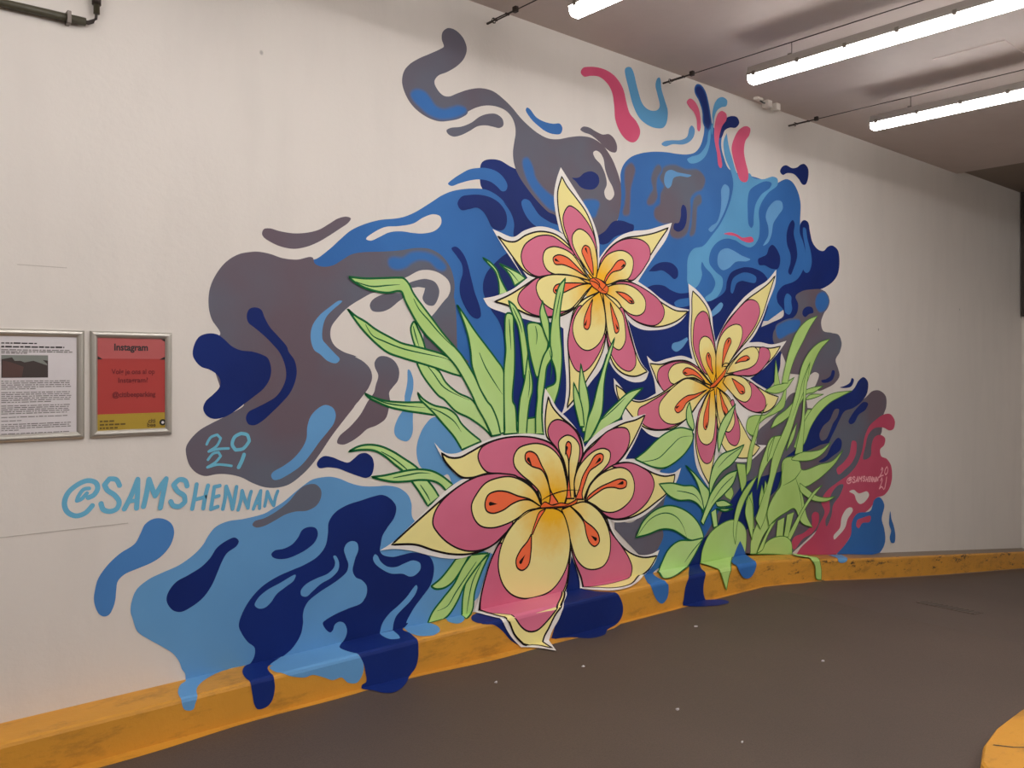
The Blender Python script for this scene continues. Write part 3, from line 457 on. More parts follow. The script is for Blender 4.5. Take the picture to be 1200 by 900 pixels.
stamen O : 4171,1854! 4210,1788 4252,1711 4255,1665 4226,1650 4205,1697 4185,1775
petal C : 4070,1914! 3911,1848 3834,1777 3804,1689 3781,1580 3789,1472 3796,1364 3796,1256 3773,1159! 3896,1267 3958,1344 4038,1433 4102,1535 4127,1615 4127,1727 4102,1838
band K : 3896,1814 3827,1744 3789,1634 3781,1547 3804,1462 3857,1397 3911,1387 3974,1416 4038,1478 4094,1557 4122,1637
heart H : 4070,1914! 3927,1827 3842,1734 3822,1657 3850,1582 3911,1535 3974,1529 4054,1567 4111,1637 4127,1727 4102,1849
stamen O : 4006,1865! 3966,1807 3927,1728 3927,1673 3958,1663 3982,1698 3990,1786
petal C : 4006,1954! 3958,1961 3834,1994 3714,1997 3597,1979 3511,1957 3400,1896 3291,1838 3179,1792! 3265,1780 3345,1759 3455,1729 3554,1719 3669,1727 3758,1751 3850,1800 3911,1859
band K : 3539,1961 3441,1910 3372,1853 3359,1811 3386,1772 3455,1740 3554,1724 3669,1735 3773,1768 3834,1799 3669,1885
heart H : 4006,1954! 3958,1961 3865,1992 3714,1995 3597,1979 3525,1942 3508,1894 3539,1833 3611,1785 3714,1765 3804,1786 3880,1845 3943,1905
stamen O : 3974,1960! 3834,1953 3729,1942 3669,1922 3652,1889 3684,1870 3743,1885 3819,1917 3896,1945
pistil R : 3974,1981 4009,1999 4061,1997 4113,1974 4153,1946 4140,1911 4087,1907 4043,1926 4000,1947
line B : 3971,1980 4043,1968 4096,1930 4145,1915
line B : 4017,1996 4069,1964 4052,1927
line B : 4061,1997 4131,1969 4078,1916
flower W 5311,1445 : 5003,2049! 5103,2011 5206,1945 5279,1862 5300,1749 5332,1642! 5396,1730 5506,1854 5662,1985 5848,2110 6016,2204 6152,2321! 6139,2207 6040,2037 5943,1869 5848,1746 5766,1670! 5919,1696 6089,1703 6304,1764! 6214,1677 6089,1576 5943,1474 5782,1389! 5919,1349 6065,1318 6207,1298! 6177,1267 6089,1175 5919,1118 5754,1096! 5743,981 5836,888 6008,880! 5895,804 5754,735 5550,737! 5375,827! 5332,726 5248,551! 5103,709 5067,860 5073,960! 4983,998 4827,977 4676,943 4566,966 4477,1021! 4303,1059 4286,1151 4218,1266 4206,1351! 4269,1300 4371,1219 4494,1202 4639,1250! 4621,1339 4575,1433 4543,1508! 4621,1470 4770,1498 4924,1522 5053,1502! 5019,1594 5009,1717 5019,1879
core H : 5517,1352 5464,1278 5343,1245 5223,1274 5175,1343 5223,1417 5343,1450 5464,1425
petal C : 4575,1456! 4695,1454 4827,1482 4983,1487 5103,1448 5206,1376 5290,1314! 5165,1337 5043,1365 4924,1344 4808,1293 4732,1262! 4658,1327 4621,1386
band K : 4676,1423 4770,1462 4904,1484 5043,1470 5144,1424 5043,1365 4904,1337 4808,1293 4732,1266 4667,1328 4654,1375
heart H : 5290,1314! 5165,1400 5043,1458 4924,1473 4817,1445 4774,1390 4798,1330 4865,1318 4943,1350 5063,1369 5165,1343
stamen O : 5206,1338! 5124,1398 5043,1431 4973,1435 4937,1405 4973,1382 5063,1386
petal C : 5269,1288! 5124,1348 4983,1363 4846,1318 4713,1256 4566,1208 4459,1190 4371,1208 4303,1266 4226,1306! 4252,1220 4337,1139 4406,1080 4477,1032 4566,1001 4695,992 4827,1002 4943,1049 5043,1110 5124,1185 5206,1249
band K : 4530,1173 4713,1244 4904,1319 5043,1346 5043,1135 4924,1049 4770,1003 4621,1000 4512,1032 4450,1091 4459,1143
heart H : 5269,1288! 5124,1336 4983,1359 4885,1325 4751,1244 4676,1172 4676,1100 4742,1046 4846,1032 4963,1061 5063,1135 5165,1223
stamen O : 5227,1284! 5083,1247 4983,1233 4885,1184 4846,1141 4875,1113 4934,1135 4983,1184 5103,1229
petal C : 5053,2000! 5144,1952 5237,1872 5269,1772 5311,1660 5332,1559 5332,1405 5290,1321! 5185,1400 5103,1473 5043,1595 5033,1719 5043,1844 5043,1943
band K : 5165,1860 5227,1846 5258,1784 5300,1672 5328,1584 5332,1405 5206,1401 5124,1486 5063,1596 5059,1695 5083,1797
heart H : 5185,1676 5248,1669 5300,1621 5332,1533 5332,1405 5300,1321! 5248,1377 5165,1475 5128,1574 5140,1644
stamen O : 5237,1558 5269,1530 5279,1467 5300,1398! 5269,1429 5227,1478 5212,1522
petal C : 6134,2268! 6040,2092 5955,1926 5848,1786 5731,1674 5595,1571 5462,1461 5343,1341! 5332,1456 5343,1585 5386,1703 5483,1813 5617,1915 5754,2012 5919,2110 6040,2188
band K : 5777,2009 5883,2002 5914,1946 5871,1844 5754,1718 5640,1613 5550,1543 5375,1458 5353,1611 5396,1717 5528,1843 5662,1946
heart H : 5595,1795 5662,1780 5674,1721 5628,1626 5550,1543 5440,1434 5343,1341! 5332,1456 5343,1585 5396,1691 5483,1761
stamen O : 5506,1685 5528,1660 5494,1606 5451,1539 5407,1453! 5418,1537 5429,1602 5462,1662
petal C : 6214,1707! 6114,1607 5991,1522 5871,1438 5731,1401 5550,1412 5418,1382! 5462,1448 5572,1531 5731,1621 5919,1655 6065,1669
band K : 5919,1651 6040,1652 6060,1599 5991,1522 5871,1438 5731,1405 5550,1412 5572,1439 5777,1480 5883,1562
heart H : 5848,1644 5895,1604 5871,1533 5777,1473 5617,1434 5462,1409! 5506,1463 5595,1538 5708,1611
stamen O : 5743,1562 5773,1546 5720,1519 5640,1507 5572,1489! 5640,1534 5697,1554
petal C : 5353,1303! 5506,1228 5595,1111 5685,1005 5789,905 5919,860! 5824,786 5685,759 5506,797 5418,865 5375,956 5343,1085
band K : 5550,1215 5595,1111 5640,1005 5640,912 5595,861 5506,882 5451,955 5418,1033
heart H : 5343,1303! 5483,1228 5561,1124 5572,1032 5506,967 5418,994 5364,1085 5343,1200
stamen O : 5375,1291! 5440,1188 5488,1123 5462,1084 5418,1136 5396,1214
petal C : 6184,1289! 6114,1205 5991,1145 5848,1132 5685,1164 5550,1255 5440,1344! 5462,1390 5595,1400 5754,1370 5895,1333 6040,1301
band K : 5777,1359 5919,1308 5991,1248 5987,1179 5895,1136 5754,1143 5617,1203 5550,1255 5731,1287
heart H : 5418,1343! 5462,1390 5572,1400 5708,1378 5789,1321 5789,1253 5720,1199 5617,1216 5506,1280
stamen O : 5532,1379! 5617,1348 5697,1310 5704,1271 5651,1259 5595,1302
petal C : 5311,1289! 5332,1187 5349,1059 5343,931 5311,778 5269,652 5248,583! 5165,681 5103,809 5083,935 5103,1060 5165,1173 5227,1250
band K : 5332,1097 5343,969 5321,841 5269,747 5206,737 5144,783 5099,897 5099,1010 5134,1135 5248,1199
heart H : 5311,1289! 5328,1136 5321,1008 5290,906 5227,875 5154,896 5113,959 5124,1072 5175,1173 5248,1263
stamen O : 5262,1263! 5248,1148 5237,1034 5206,987 5181,1009 5185,1085 5227,1186
pistil R : 5258,1307 5311,1340 5386,1394 5462,1448 5440,1396 5375,1342 5311,1299
line B : 5407,1453 5440,1486 5506,1482 5483,1449
line B : 5418,1460 5473,1462 5462,1422
line B : 5237,1294 5311,1308 5396,1362 5494,1443
leaf E : 3251,1012! 3251,1078! 3372,1089! 3455,1102! 3511,1106! 3597,1151! 3655,1171! 3582,999!
leaf E : 2615,1649 2643,1608 2676,1544 2693,1489! 2631,1496! 2604,1560 2594,1616
vein : 2609,1625 2626,1571 2648,1515
leaf E : 2631,1427! 2711,1419 2780,1382 2827,1320 2910,1262 3008,1222 3071,1162! 3160,1001! 3109,1047 2996,1115 2898,1156 2815,1225 2780,1244 2711,1311 2665,1367
vein : 2699,1414 2745,1367 2803,1301 2874,1262 2996,1217
leaf E : 2306,1265! 2363,1241 2446,1221 2554,1212 2665,1210 2745,1193! 2751,1138! 2676,1150 2554,1168 2457,1189 2383,1218 2332,1242
vein : 2342,1246 2436,1211 2554,1193 2688,1181
leaf E : 2637,1264! 2676,1227 2745,1193 2839,1172 2898,1137 2935,1088 2996,1037 3083,979! 2941,937! 2886,1012 2815,1082 2745,1150 2688,1198 2654,1227
vein : 2722,1179 2803,1149 2886,1099 2935,1039
leaf E : 2206,1699! 2251,1666 2311,1637 2373,1599 2457,1561 2532,1531 2620,1515 2711,1498 2803,1477 2874,1450! 2941,1354! 2874,1368 2757,1400 2643,1427 2532,1453 2446,1479 2373,1527 2311,1579 2261,1631
vein : 2311,1624 2352,1567 2425,1537 2532,1503 2665,1479 2803,1458 2862,1440
leaf E : 2904,1759! 2959,1699 3033,1614 3109,1538 3186,1460 3245,1391 3251,1280 3251,1158 3251,1022! 3225,1018! 3121,1211 3071,1281 3033,1359 3011,1418 3002,1496 2983,1583 2953,1660
vein : 3064,1492 3109,1409 3186,1310 3238,1249
leaf E : 2211,1863! 2301,1861 2404,1869 2511,1879 2543,1879 2576,1854 2609,1801 2665,1740 2734,1669 2803,1596 2874,1531 2935,1475 2983,1417 3033,1349 3071,1281 3121,1211 3154,1180 3199,1099 3225,1013! 3160,1006! 3109,1092 3046,1182 3008,1252 2898,1407 2827,1473 2745,1537 2688,1582 2631,1645 2587,1708 2554,1761 2532,1805 2511,1808 2446,1795 2363,1800 2291,1818 2241,1841
vein : 2609,1774 2643,1720 2711,1658 2780,1595 2862,1531 2922,1494
vein : 2251,1841 2342,1822 2446,1834 2521,1843
leaf E : 3271,1727 3318,1722 3325,1636 3334,1514 3332,1391 3318,1208 3338,1177 3352,1013! 3258,1012! 3251,1209 3251,1391 3265,1512 3258,1613
vein : 3291,1696 3298,1615 3305,1513
leaf E : 3441,1672 3483,1684 3539,1676 3582,1636 3611,1563 3582,1478 3554,1393 3518,1351 3483,1424 3455,1517 3441,1599
vein : 3504,1664 3518,1613 3511,1550
leaf E : 3285,1805! 3332,1779 3386,1710 3413,1629 3434,1537 3441,1475 3427,1382 3406,1346! 3393,1474 3379,1566 3359,1658 3318,1727
vein : 3318,1768 3372,1679 3393,1618
leaf E : 3441,1496! 3455,1413 3476,1330 3476,1268 3455,1206 3441,1134 3427,1005! 3361,1008! 3365,1125 3379,1228 3386,1248 3413,1330 3427,1413
vein : 3448,1392 3455,1310 3441,1227
leaf E : 3758,1977! 3743,1911 3721,1824 3706,1716 3714,1610 3726,1503 3721,1396 3699,1278 3677,1224 3655,1177! 3611,1236! 3575,1257! 3597,1288! 3669,1320 3669,1395 3633,1479 3626,1564 3628,1627 3647,1734 3669,1831 3699,1919
vein : 3714,1888 3691,1801 3669,1714
leaf E : 3561,1822! 3582,1762 3611,1701 3618,1627 3618,1553! 3582,1615 3554,1677 3539,1749
leaf E : 3626,1553! 3640,1479 3597,1415 3582,1331 3568,1257 3561,1225 3554,1121 3565,1000! 3504,1002! 3504,1122 3518,1226 3518,1278 3532,1372 3568,1478
vein : 3618,1521 3640,1426 3626,1331
leaf E : 2211,969! 2271,992 2332,997 2404,984 2478,952 2554,907 2620,866 2654,836 2699,786 2745,735 2782,683! 2705,640! 2654,714 2598,784 2543,843 2489,883 2425,933 2363,964 2291,973
vein : 2404,957 2478,916 2554,861 2609,811
vein : 2654,761 2699,701 2722,662
leaf E : 2347,827! 2425,829 2500,837 2576,845 2654,845 2734,830 2803,797 2877,744! 2829,714! 2792,750 2745,773 2654,787 2565,786 2478,791 2404,809
vein : 2478,811 2565,819 2654,826 2722,817
leaf E : 3896,1442! 3927,1343 3958,1255 3974,1156 3958,1090 3943,1002! 3911,1004! 3896,1168 3880,1278
leaf E : 3831,1321! 3880,1234 3911,1146 3927,1036! 3888,1037! 3857,1125 3831,1223
leaf E : 4215,1620! 4185,1526 4135,1412 4111,1300 4102,1188 4086,1110 3974,946! 3919,932! 3958,1079 4006,1167 4054,1300 4102,1412 4160,1537
leaf E : 4503,1288! 4389,1208 4320,1151 4269,1083 4218,1061 4119,1019 3958,941! 4022,1000 4070,1065 4119,1109 4235,1186 4354,1254
vein : 4086,1076 4218,1152 4320,1220
flower W 3655,694 : 2745,988! 2815,929 2898,920 2996,949 3083,974 3186,1000 3318,1009 3455,1009 3575,994! 3565,1099 3568,1204 3582,1283! 3626,1235 3684,1160 3773,1094 3850,1027 3904,960 3930,904! 3990,957 4102,1020 4235,1061 4389,1086 4530,1108! 4477,1009 4406,906 4337,828 4320,806! 4424,801 4548,760 4676,700 4827,685 4918,717! 4865,622 4751,533 4603,449 4441,392 4218,391 4185,406! 4168,424! 4218,311 4320,208 4459,145 4584,136 4676,155! 4621,67 4530,7 4328,-113 4129,-184 4002,-168 3941,-108 3887,-32! 3880,65 3811,227! 3789,122 3755,-11 3543,-208 3492,-275 3433,-330 3410,-367! 3306,-542! 3256,-434 3179,-362! 3118,-302 3063,-212 3040,-131 3019,-10! 3058,70 3096,172 3160,312 3238,403! 3121,367 3033,339 2935,323 2815,339 2699,373 2587,411 2478,434 2396,437! 2468,467 2587,545 2699,626 2815,710 2935,768 2983,772! 2910,789 2850,841 2792,912
core H : 3998,535 3911,488 3714,484 3524,525 3448,585 3524,631 3714,638 3911,599
petal C : 2795,926! 2850,899 2922,895 2996,920 3109,963 3238,989 3372,994 3511,978 3626,944 3684,904 3729,838 3758,740 3773,609 3743,536! 3539,555! 3525,640 3455,709 3359,752 3238,776 3121,789 3008,774 2935,783 2862,836 2815,886
band K : 3121,963 3238,989 3372,994 3511,978 3640,933 3714,860 3729,784 3511,652 3455,709 3359,752 3238,781 3121,799 3071,847 3054,897 3077,940
heart H : 3554,559! 3539,639 3469,707 3386,765 3332,820 3325,871 3359,921 3441,944 3539,943 3640,907 3714,839 3751,751 3773,631 3743,547!
stamen O : 3448,901 3504,882 3554,806 3597,740 3626,653 3699,562! 3611,554! 3626,621 3597,719 3554,780 3469,811 3420,850 3420,887
petal C : 2468,458! 2587,536 2699,607 2792,665 2898,723 3008,767 3121,786 3238,776 3359,747 3455,698 3525,630 3554,554! 3427,535 3345,492 3265,430 3186,379 3083,347 2983,340 2862,356 2745,391 2620,439
band K : 3109,785 3238,781 3359,747 3186,609 3318,485 3238,413 3147,364 3033,351 2935,371 2839,422 2768,487 2736,538 2745,593 2792,655 2898,723 3008,767
heart H : 3554,554! 3497,653 3413,717 3305,758 3199,758 3109,735 3046,681 3006,616 3021,546 3071,492 3160,470 3265,480 3345,502 3427,535
stamen O : 3546,557! 3455,605 3386,611 3318,597 3238,564 3160,555 3115,576 3105,617 3128,664 3186,681 3265,673 3359,639 3455,610
petal C : 3608,1230! 3640,1172 3714,1106 3804,1050 3873,994 3904,927 3911,861 3880,797 3850,668 3834,583! 3773,588! 3773,717 3729,849 3655,938 3597,982 3582,1067 3589,1151
band K : 3691,1088 3773,1062 3850,1006 3896,927 3908,861 3865,798 3743,827 3684,904 3618,971 3604,1024 3633,1071
heart H : 3766,987 3834,968 3880,917 3880,852 3850,755 3834,659 3834,583! 3773,588! 3773,717 3743,827 3699,904 3699,952
stamen O : 3778,946 3804,931 3804,877 3789,824 3789,716 3804,585! 3766,588! 3781,717 3781,835 3761,879 3761,928
petal C : 4521,1100! 4459,1009 4389,918 4303,830 4218,777 4119,749 4022,700 3958,638 3911,571! 3850,581! 3834,691 3865,776 3927,871 4038,944 4168,1006 4303,1048 4424,1068
band K : 4252,1021 4337,1007 4363,954 4337,874 4252,798 4152,753 4054,720 3896,752 3880,775 3927,860 4022,922 4135,996
heart H : 4119,886 4168,859 4160,803 4102,750 4022,700 3958,638 3919,570! 3850,581! 3834,680 3865,765 3943,837 4038,882
stamen O : 4078,856 4102,840 4094,807 4038,777 3974,747 3935,684 3904,610 3911,571! 3842,576! 3880,644 3911,719 3974,792 4022,844
petal C : 4846,672! 4827,613 4751,545 4639,493 4494,434 4354,406 4218,411 4119,441 4038,510 3927,564! 3974,659 4086,729 4218,777 4354,781 4494,739 4621,691 4732,667
band K : 4354,781 4494,739 4584,687 4617,614 4566,522 4477,459 4354,417 4218,414 4127,445 4086,483 4320,519 4389,628 4320,725 4185,768
heart H : 4286,751 4371,711 4410,627 4389,547 4303,486 4201,461 4102,476 4022,522 3935,563! 3974,648 4054,709 4168,746
stamen O : 4269,677 4328,656 4323,622 4269,611 4201,625 4119,626 4038,599 3943,557! 3958,583 4054,631 4152,657
petal C : 4135,422! 4185,327 4286,224 4389,159 4512,121 4648,117! 4566,38 4437,-19 4213,-139 4067,-138 3984,-67 3916,-11! 3896,63 3850,157 3804,271 3773,394 3729,495 3729,527! 3865,536 3990,514
band K : 4119,424 4168,340 4269,237 4354,135 4385,61 4347,-14 4200,-47 4052,-48 3931,-12 3896,74 3834,192 3804,293 3927,146 4152,184 4160,318
heart H : 3721,522! 3804,540 3927,553 4054,486 4127,400 4168,294 4160,183 4111,122 4022,106 3927,130 3850,200 3804,304 3773,415
stamen O : 3789,543! 3880,480 3927,432 4006,380 4054,330 4062,279 4022,256 3974,284 3943,342 3919,422 3850,494
petal C : 3539,547! 3655,534 3729,495 3773,415 3796,305 3789,165 3758,19 3544,-191 3466,-243 3407,-307 3363,-354 3314,-499! 3279,-394 3205,-358! 3144,-298 3110,-229 3083,-184 3069,-111 3057,-17! 3071,68 3109,190 3160,302 3238,403 3332,483 3427,535
band K : 3773,286 3781,145 3743,21 3527,-178 3396,-268 3313,-304 3247,-298 3197,-266 3152,-209 3115,-147 3072,-92 3067,-4! 3071,68 3109,190 3160,302 3225,374 3318,138 3597,65
heart H : 3539,547 3655,536 3729,500 3773,415 3796,305 3773,178 3714,90 3626,28 3511,10 3400,18 3305,59 3238,130 3205,226 3212,315 3251,401 3332,483 3427,540
stamen O : 3466,401! 3462,293 3441,213 3393,189 3352,210 3342,257 3379,314 3434,359
stem O : 3585,540! 3539,492 3511,454 3476,395! 3466,396! 3497,466 3532,525
pistil R : 3539,555 3575,583 3640,557 3714,566 3773,555 3865,580! 3850,554 3758,537 3684,537 3611,540
line B : 3359,496 3441,534 3539,547 3655,545 3758,544 3865,574
line B : 3554,596 3611,617 3714,636 3804,639 3896,627
leaf E : 4415,801! 4530,855 4639,922 4770,979 4904,1006 5043,985! 5053,923 4983,838 4865,769 4732,727 4603,739 4494,774
vein : 4494,780 4658,796 4789,869 4904,933 5043,942
leaf E : 4424,268! 4494,364 4621,435 4770,457 4924,422 5063,349 5144,267 5175,189 5083,175! 5003,193 4943,224 4827,278 4695,297 4548,276
vein : 4441,275 4566,375 4732,408 4865,366 4943,285 4983,195
leaf E : 5175,189! 5083,85 4960,-33! 4585,-178 4527,-167 4635,-34 4695,57 4770,145 4885,193 5043,183
vein : 5154,172 5043,102 4953,32
leaf e : 5144,16! 5165,102 5248,208 5396,272 5550,292 5662,256 5720,193 5720,73 5704,13! 5628,81 5572,20 5448,-63! 5213,-228 5150,-346! 5107,-250 5087,-200 5115,-98 5132,-9!
leaf e : 5440,514 5528,548 5561,494 5528,444! 5462,474
leaf E : 5269,371! 5332,392! 5353,262! 5300,254!
leaf E : 5332,444! 5440,447 5550,403! 5440,398 5353,410
leaf E : 5550,377! 5440,365 5332,392!
leaf E : 4967,733! 5083,660 5185,580 5248,525 5227,451 5165,373! 5144,506 5083,622
leaf E : 4667,617! 4808,614 4943,587 5063,574 5144,506 5189,377! 5103,446 5023,476 4885,487 4770,532
vein : 4865,555 4983,535 5083,504 5165,429
leaf E : 5697,865! 5617,781 5528,718 5396,659 5311,586 5258,499! 5248,576 5300,714 5396,794 5550,829
vein : 5662,846 5483,778 5353,699
leaf E : 5606,669! 5550,573 5440,501 5311,432 5237,361 5175,284! 5144,311! 5206,414 5269,511 5375,595 5483,648
vein : 5550,626 5396,543 5269,435
leaf E : 5013,1190! 5043,1097 5067,1010 5053,979! 4983,1048 4979,1134
leaf E : 5583,1183! 5528,1071 5440,955 5364,814! 5353,943 5418,1059
leaf e : 6291,1378 6265,1221 6139,1152 5991,1097 5871,1019 5824,948 5731,980 5743,1061 5824,1102 5991,1125 6114,1192 6214,1271
leaf e : 6139,1583! 6177,1462 6202,1389! 6114,1365!
leaf e : 6421,1480! 6291,1364 6139,1312 5979,1315! 6114,1372 6265,1410
leaf e : 6901,1396! 6718,1337 6608,1317 6663,1359
leaf e : 6859,1257! 6746,1157 6608,1027 6527,876! 6421,896! 6527,1091 6635,1233!
leaf e : 7395,1482! 7211,1416 7003,1333 6830,1224 6690,1093 6581,938 6447,841! 6500,931 6554,1080 6663,1207 6830,1328 7061,1423
leaf e : 6788,2059! 6663,1935 6554,1800 6447,1669 6369,1544 6317,1416! 6227,1406! 6278,1545 6343,1695 6447,1855 6608,1983
leaf e : 6887,1468! 6718,1388 6608,1360 6447,1212 6240,1092 6065,1021! 6139,1111 6291,1195 6447,1298 6581,1386 6718,1432
leaf e : 6089,402! 5919,289 5801,126 5789,12! 5871,11! 5967,153 6139,278 6291,350!
leaf e : 6240,980! 6240,840 6065,773 5919,615 5871,518! 5907,683 5991,837 6065,939
leaf e : 5595,722! 5708,712! 5720,566 5662,501! 5628,609
leaf e : 6016,1216! 5919,1091 5871,951 5813,826 5777,676 5720,620! 5743,768 5813,933 5919,1104
leaf e : 5801,502! 5820,369 5829,207! 5777,200! 5743,313 5720,420
leaf e : 5876,634! 5777,515 5685,407 5606,267 5577,99! 5550,193 5561,297 5617,425 5731,540
leaf e : 6127,971! 6070,856 6011,743! 6035,861
leaf e : 6460,1106! 6400,965 6291,850! 6363,990
leaf e : 5987,598! 6045,511 6021,393! 5972,481
leaf e : 5754,474! 5806,395 5815,234 5801,120! 5750,233 5708,340
leaf e : 5943,562! 5972,454 5931,289! 5900,424
leaf e : 6240,770 6421,810 6500,773 6527,717 6830,781 7032,825 7226,936! 7091,814 6859,679 6663,595 6527,545 6554,474 6608,331 6704,232! 6527,271 6421,383 6291,350 6139,292 6040,236! 6016,345 6114,486 6214,573
vein : 6253,756 6202,600 6102,458
vein : 6522,714 6421,632 6240,567
vein : 6434,640 6500,529 6541,358
leaf e : 6527,861 6690,881 6859,916 7009,991! 6887,889 6718,817 6527,789 6369,792
leaf e : 6994,1894! 6830,1771 6718,1637 6635,1494 6554,1368 6447,1183 6343,988 6240,840 6139,667 6065,512 5991,317 5919,208! 5848,288! 5943,453 6040,621 6089,789 6317,1113 6408,1293 6474,1444 6527,1580 6635,1712 6802,1826
vein : 6663,1643 6554,1483 6474,1301 6369,1118
leaf e : 6663,1643! 6608,1433 6581,1256 6567,1081 6541,862! 6421,836! 6500,1046 6527,1134 6554,1310 6567,1456
leaf e : 6500,601! 6608,563 6746,511 6916,496 7091,515! 6945,468 6746,460 6608,491 6500,543
leaf e : 6864,605! 6690,480 6554,359 6447,227 6343,112! 6278,118! 6421,269 6554,402 6718,539
leaf e : 6164,279! 6265,308! 6240,146! 6139,139!
leaf e : 6304,330! 6408,354! 6322,147! 6253,146!
leaf e : 6065,250! 6139,278! 6016,153 5931,10! 5860,11! 5967,140
leaf e : 5848,12! 5943,44 5991,99 6139,146 6291,146 6369,98 6379,-9! 6267,-123 6327,-215! 6370,-263 6372,-358 6450,-373! 6460,-293 6445,-216 6440,-129 6379,-9! 6089,8
swirl M : 5640,122! 5685,62 5708,7 5610,-127 5550,-205 5511,-263 5452,-298 5377,-292 5327,-253 5304,-201 5368,-119 5536,-10 5595,71
stroke S 18.5 at : 997,821 970,793 934,785 902,805 891,841 904,882 941,914 980,927 1010,916 1018,892 1003,865 982,856
stroke S 14.2 at : 985,894 964,892 943,864 938,847 954,852 976,875
stroke S 18.8 S : 1105,895 1091,922 1064,927 1045,904 1056,880 1084,857 1103,826 1094,798 1067,789 1040,800 1031,826
stroke S 19.1 A : 1124,793 1153,850 1179,916 1178,855 1174,791
stroke S 14.7 A : 1139,822 1176,826
stroke S 19.5 M : 1203,795 1216,852 1226,912 1239,872 1252,837 1275,876 1299,908 1286,845 1274,782
stroke S 19.8 S : 1391,867 1383,891 1357,899 1332,878 1349,848 1378,824 1381,797 1357,780 1330,786 1319,805
stroke S 17.0 H : 1434,871 1425,816 1414,762
stroke S 17.1 H : 1486,861 1473,811 1464,759
stroke S 15.5 H : 1424,802 1473,810
stroke S 15.7 E : 1541,855 1515,852 1507,800 1499,752 1531,760
stroke S 14.1 E : 1510,804 1537,809
stroke S 15.8 N : 1555,746 1567,802 1571,849! 1591,791 1601,741! 1612,797 1620,843
stroke S 15.2 N : 1628,734 1641,779 1647,822! 1661,776 1676,738! 1682,782 1691,814
stroke S 14.6 A : 1702,730 1719,771 1739,813! 1735,769 1733,730
stroke S 12.1 A : 1712,754 1734,756
stroke S 14.7 N : 1759,738 1767,774 1772,806! 1789,763 1805,736! 1813,773 1825,803
stroke S2 11.8 two : 1480,1049 1499,1080 1529,1090 1545,1073 1527,1040 1489,1016! 1527,1024 1582,1024
stroke S2 16.0 zero : 1642,1090 1612,1076 1600,1041 1616,1015 1653,1019 1682,1052 1672,1082 1642,1090
stroke S2 11.8 two : 1486,978 1510,1005 1535,1009 1545,991 1521,965 1483,944! 1531,953 1596,942
stroke S2 18.4 one : 1657,990 1646,962 1631,933
stroke S3 12.2 two : 7956,789 7973,812 7987,802 7973,774 7911,717! 7962,735 7996,739
stroke S3 12.3 zero : 8072,825 8037,798 8025,765 8043,747 8077,768 8089,801 8072,825
stroke S3 12.2 two : 7945,686 7968,714 7979,693 7951,654 7916,609! 7962,632 8002,606
stroke S3 14.1 one : 8066,726 8048,668 8025,613
stroke S3 12.0 at : 7378,656 7359,644 7334,638 7311,642 7304,654 7313,671 7339,686 7366,694 7387,692 7392,684 7382,673 7368,668
stroke S3 12.0 at : 7369,682 7355,679 7340,667 7336,661 7348,664 7363,674
stroke S3 12.0 S : 7452,692 7443,701 7424,700 7411,691 7418,683 7438,676 7450,667 7445,656 7426,650 7408,652 7402,661
stroke S3 12.0 A : 7465,656 7485,680 7502,705 7501,683 7499,660
stroke S3 12.0 A : 7475,668 7500,673
stroke S3 12.0 M : 7518,664 7526,685 7533,707 7541,694 7550,683 7565,698 7580,711 7572,688 7564,665
stroke S3 12.0 S : 7639,704 7634,712 7617,713 7602,703 7613,694 7631,688 7633,679 7617,671 7601,671 7593,677
stroke S3 12.0 H : 7666,709 7661,689 7653,669
stroke S3 12.0 H : 7698,711 7691,691 7685,670
stroke S3 12.0 H : 7660,684 7691,690
stroke S3 12.0 E : 7733,715 7716,711 7712,689 7707,670 7726,675
stroke S3 12.0 E : 7713,691 7730,695
stroke S3 12.0 N : 7741,670 7748,695 7751,715! 7763,692 7769,671! 7775,696 7780,717
stroke S3 12.0 N : 7785,670 7792,690 7796,711! 7805,691 7813,674! 7817,696 7822,711
stroke S3 12.0 A : 7829,672 7839,693 7850,716! 7848,694 7847,674
stroke S3 12.0 A : 7835,684 7848,687
stroke S3 12.0 N : 7862,680 7867,699 7869,716! 7879,695 7888,682! 7893,703 7900,719
'''
STEP = .00014
def parse(t):
    out = []
    for k in t.split():
        c = k.endswith('!'); a, b = k.rstrip('!').split(','); out.append((float(a)/1000, float(b)/1000, c))
    return out
def smooth(P, closed=True, n=7):
    """Catmull-Rom through the outline points, broken at sharp corners"""
    out = []; m = len(P); rng = range(m if closed else m-1)
    for i in rng:
        p1, p2 = P[i], P[(i+1) % m]
        p0 = P[i-1] if (closed or i > 0) else p1
        p3 = P[(i+2) % m] if (closed or i+2 < m) else p2
        if p1[2]: p0 = (2*p1[0]-p2[0], 2*p1[1]-p2[1])
        if p2[2]: p3 = (2*p2[0]-p1[0], 2*p2[1]-p1[1])
        L = math.hypot(p2[0]-p1[0], p2[1]-p1[1])
        k = n if L > .02 else 4
        if p1[2] and p2[2]: k = max(1, int(L/.08))
        def tj(a, b): return max(1e-5, math.hypot(b[0]-a[0], b[1]-a[1])**.5)
        t1 = tj(p0, p1); t2 = t1+tj(p1, p2); t3 = t2+tj(p2, p3)
        for j in range(k):
            t = t1+(t2-t1)*j/k; r = []
            for a in (0, 1):
                A1 = (t1-t)/t1*p0[a]+t/t1*p1[a]; A2 = (t2-t)/(t2-t1)*p1[a]+(t-t1)/(t2-t1)*p2[a]; A3 = (t3-t)/(t3-t2)*p2[a]+(t-t2)/(t3-t2)*p3[a]
                B1 = (t2-t)/t2*A1+t/t2*A2; B2 = (t3-t)/(t3-t1)*A2+(t-t1)/(t3-t1)*A3
                r.append((t2-t)/(t2-t1)*B1+(t-t1)/(t2-t1)*B2)
            out.append(tuple(r))
    if not closed: out.append(P[-1][:2])
    return out
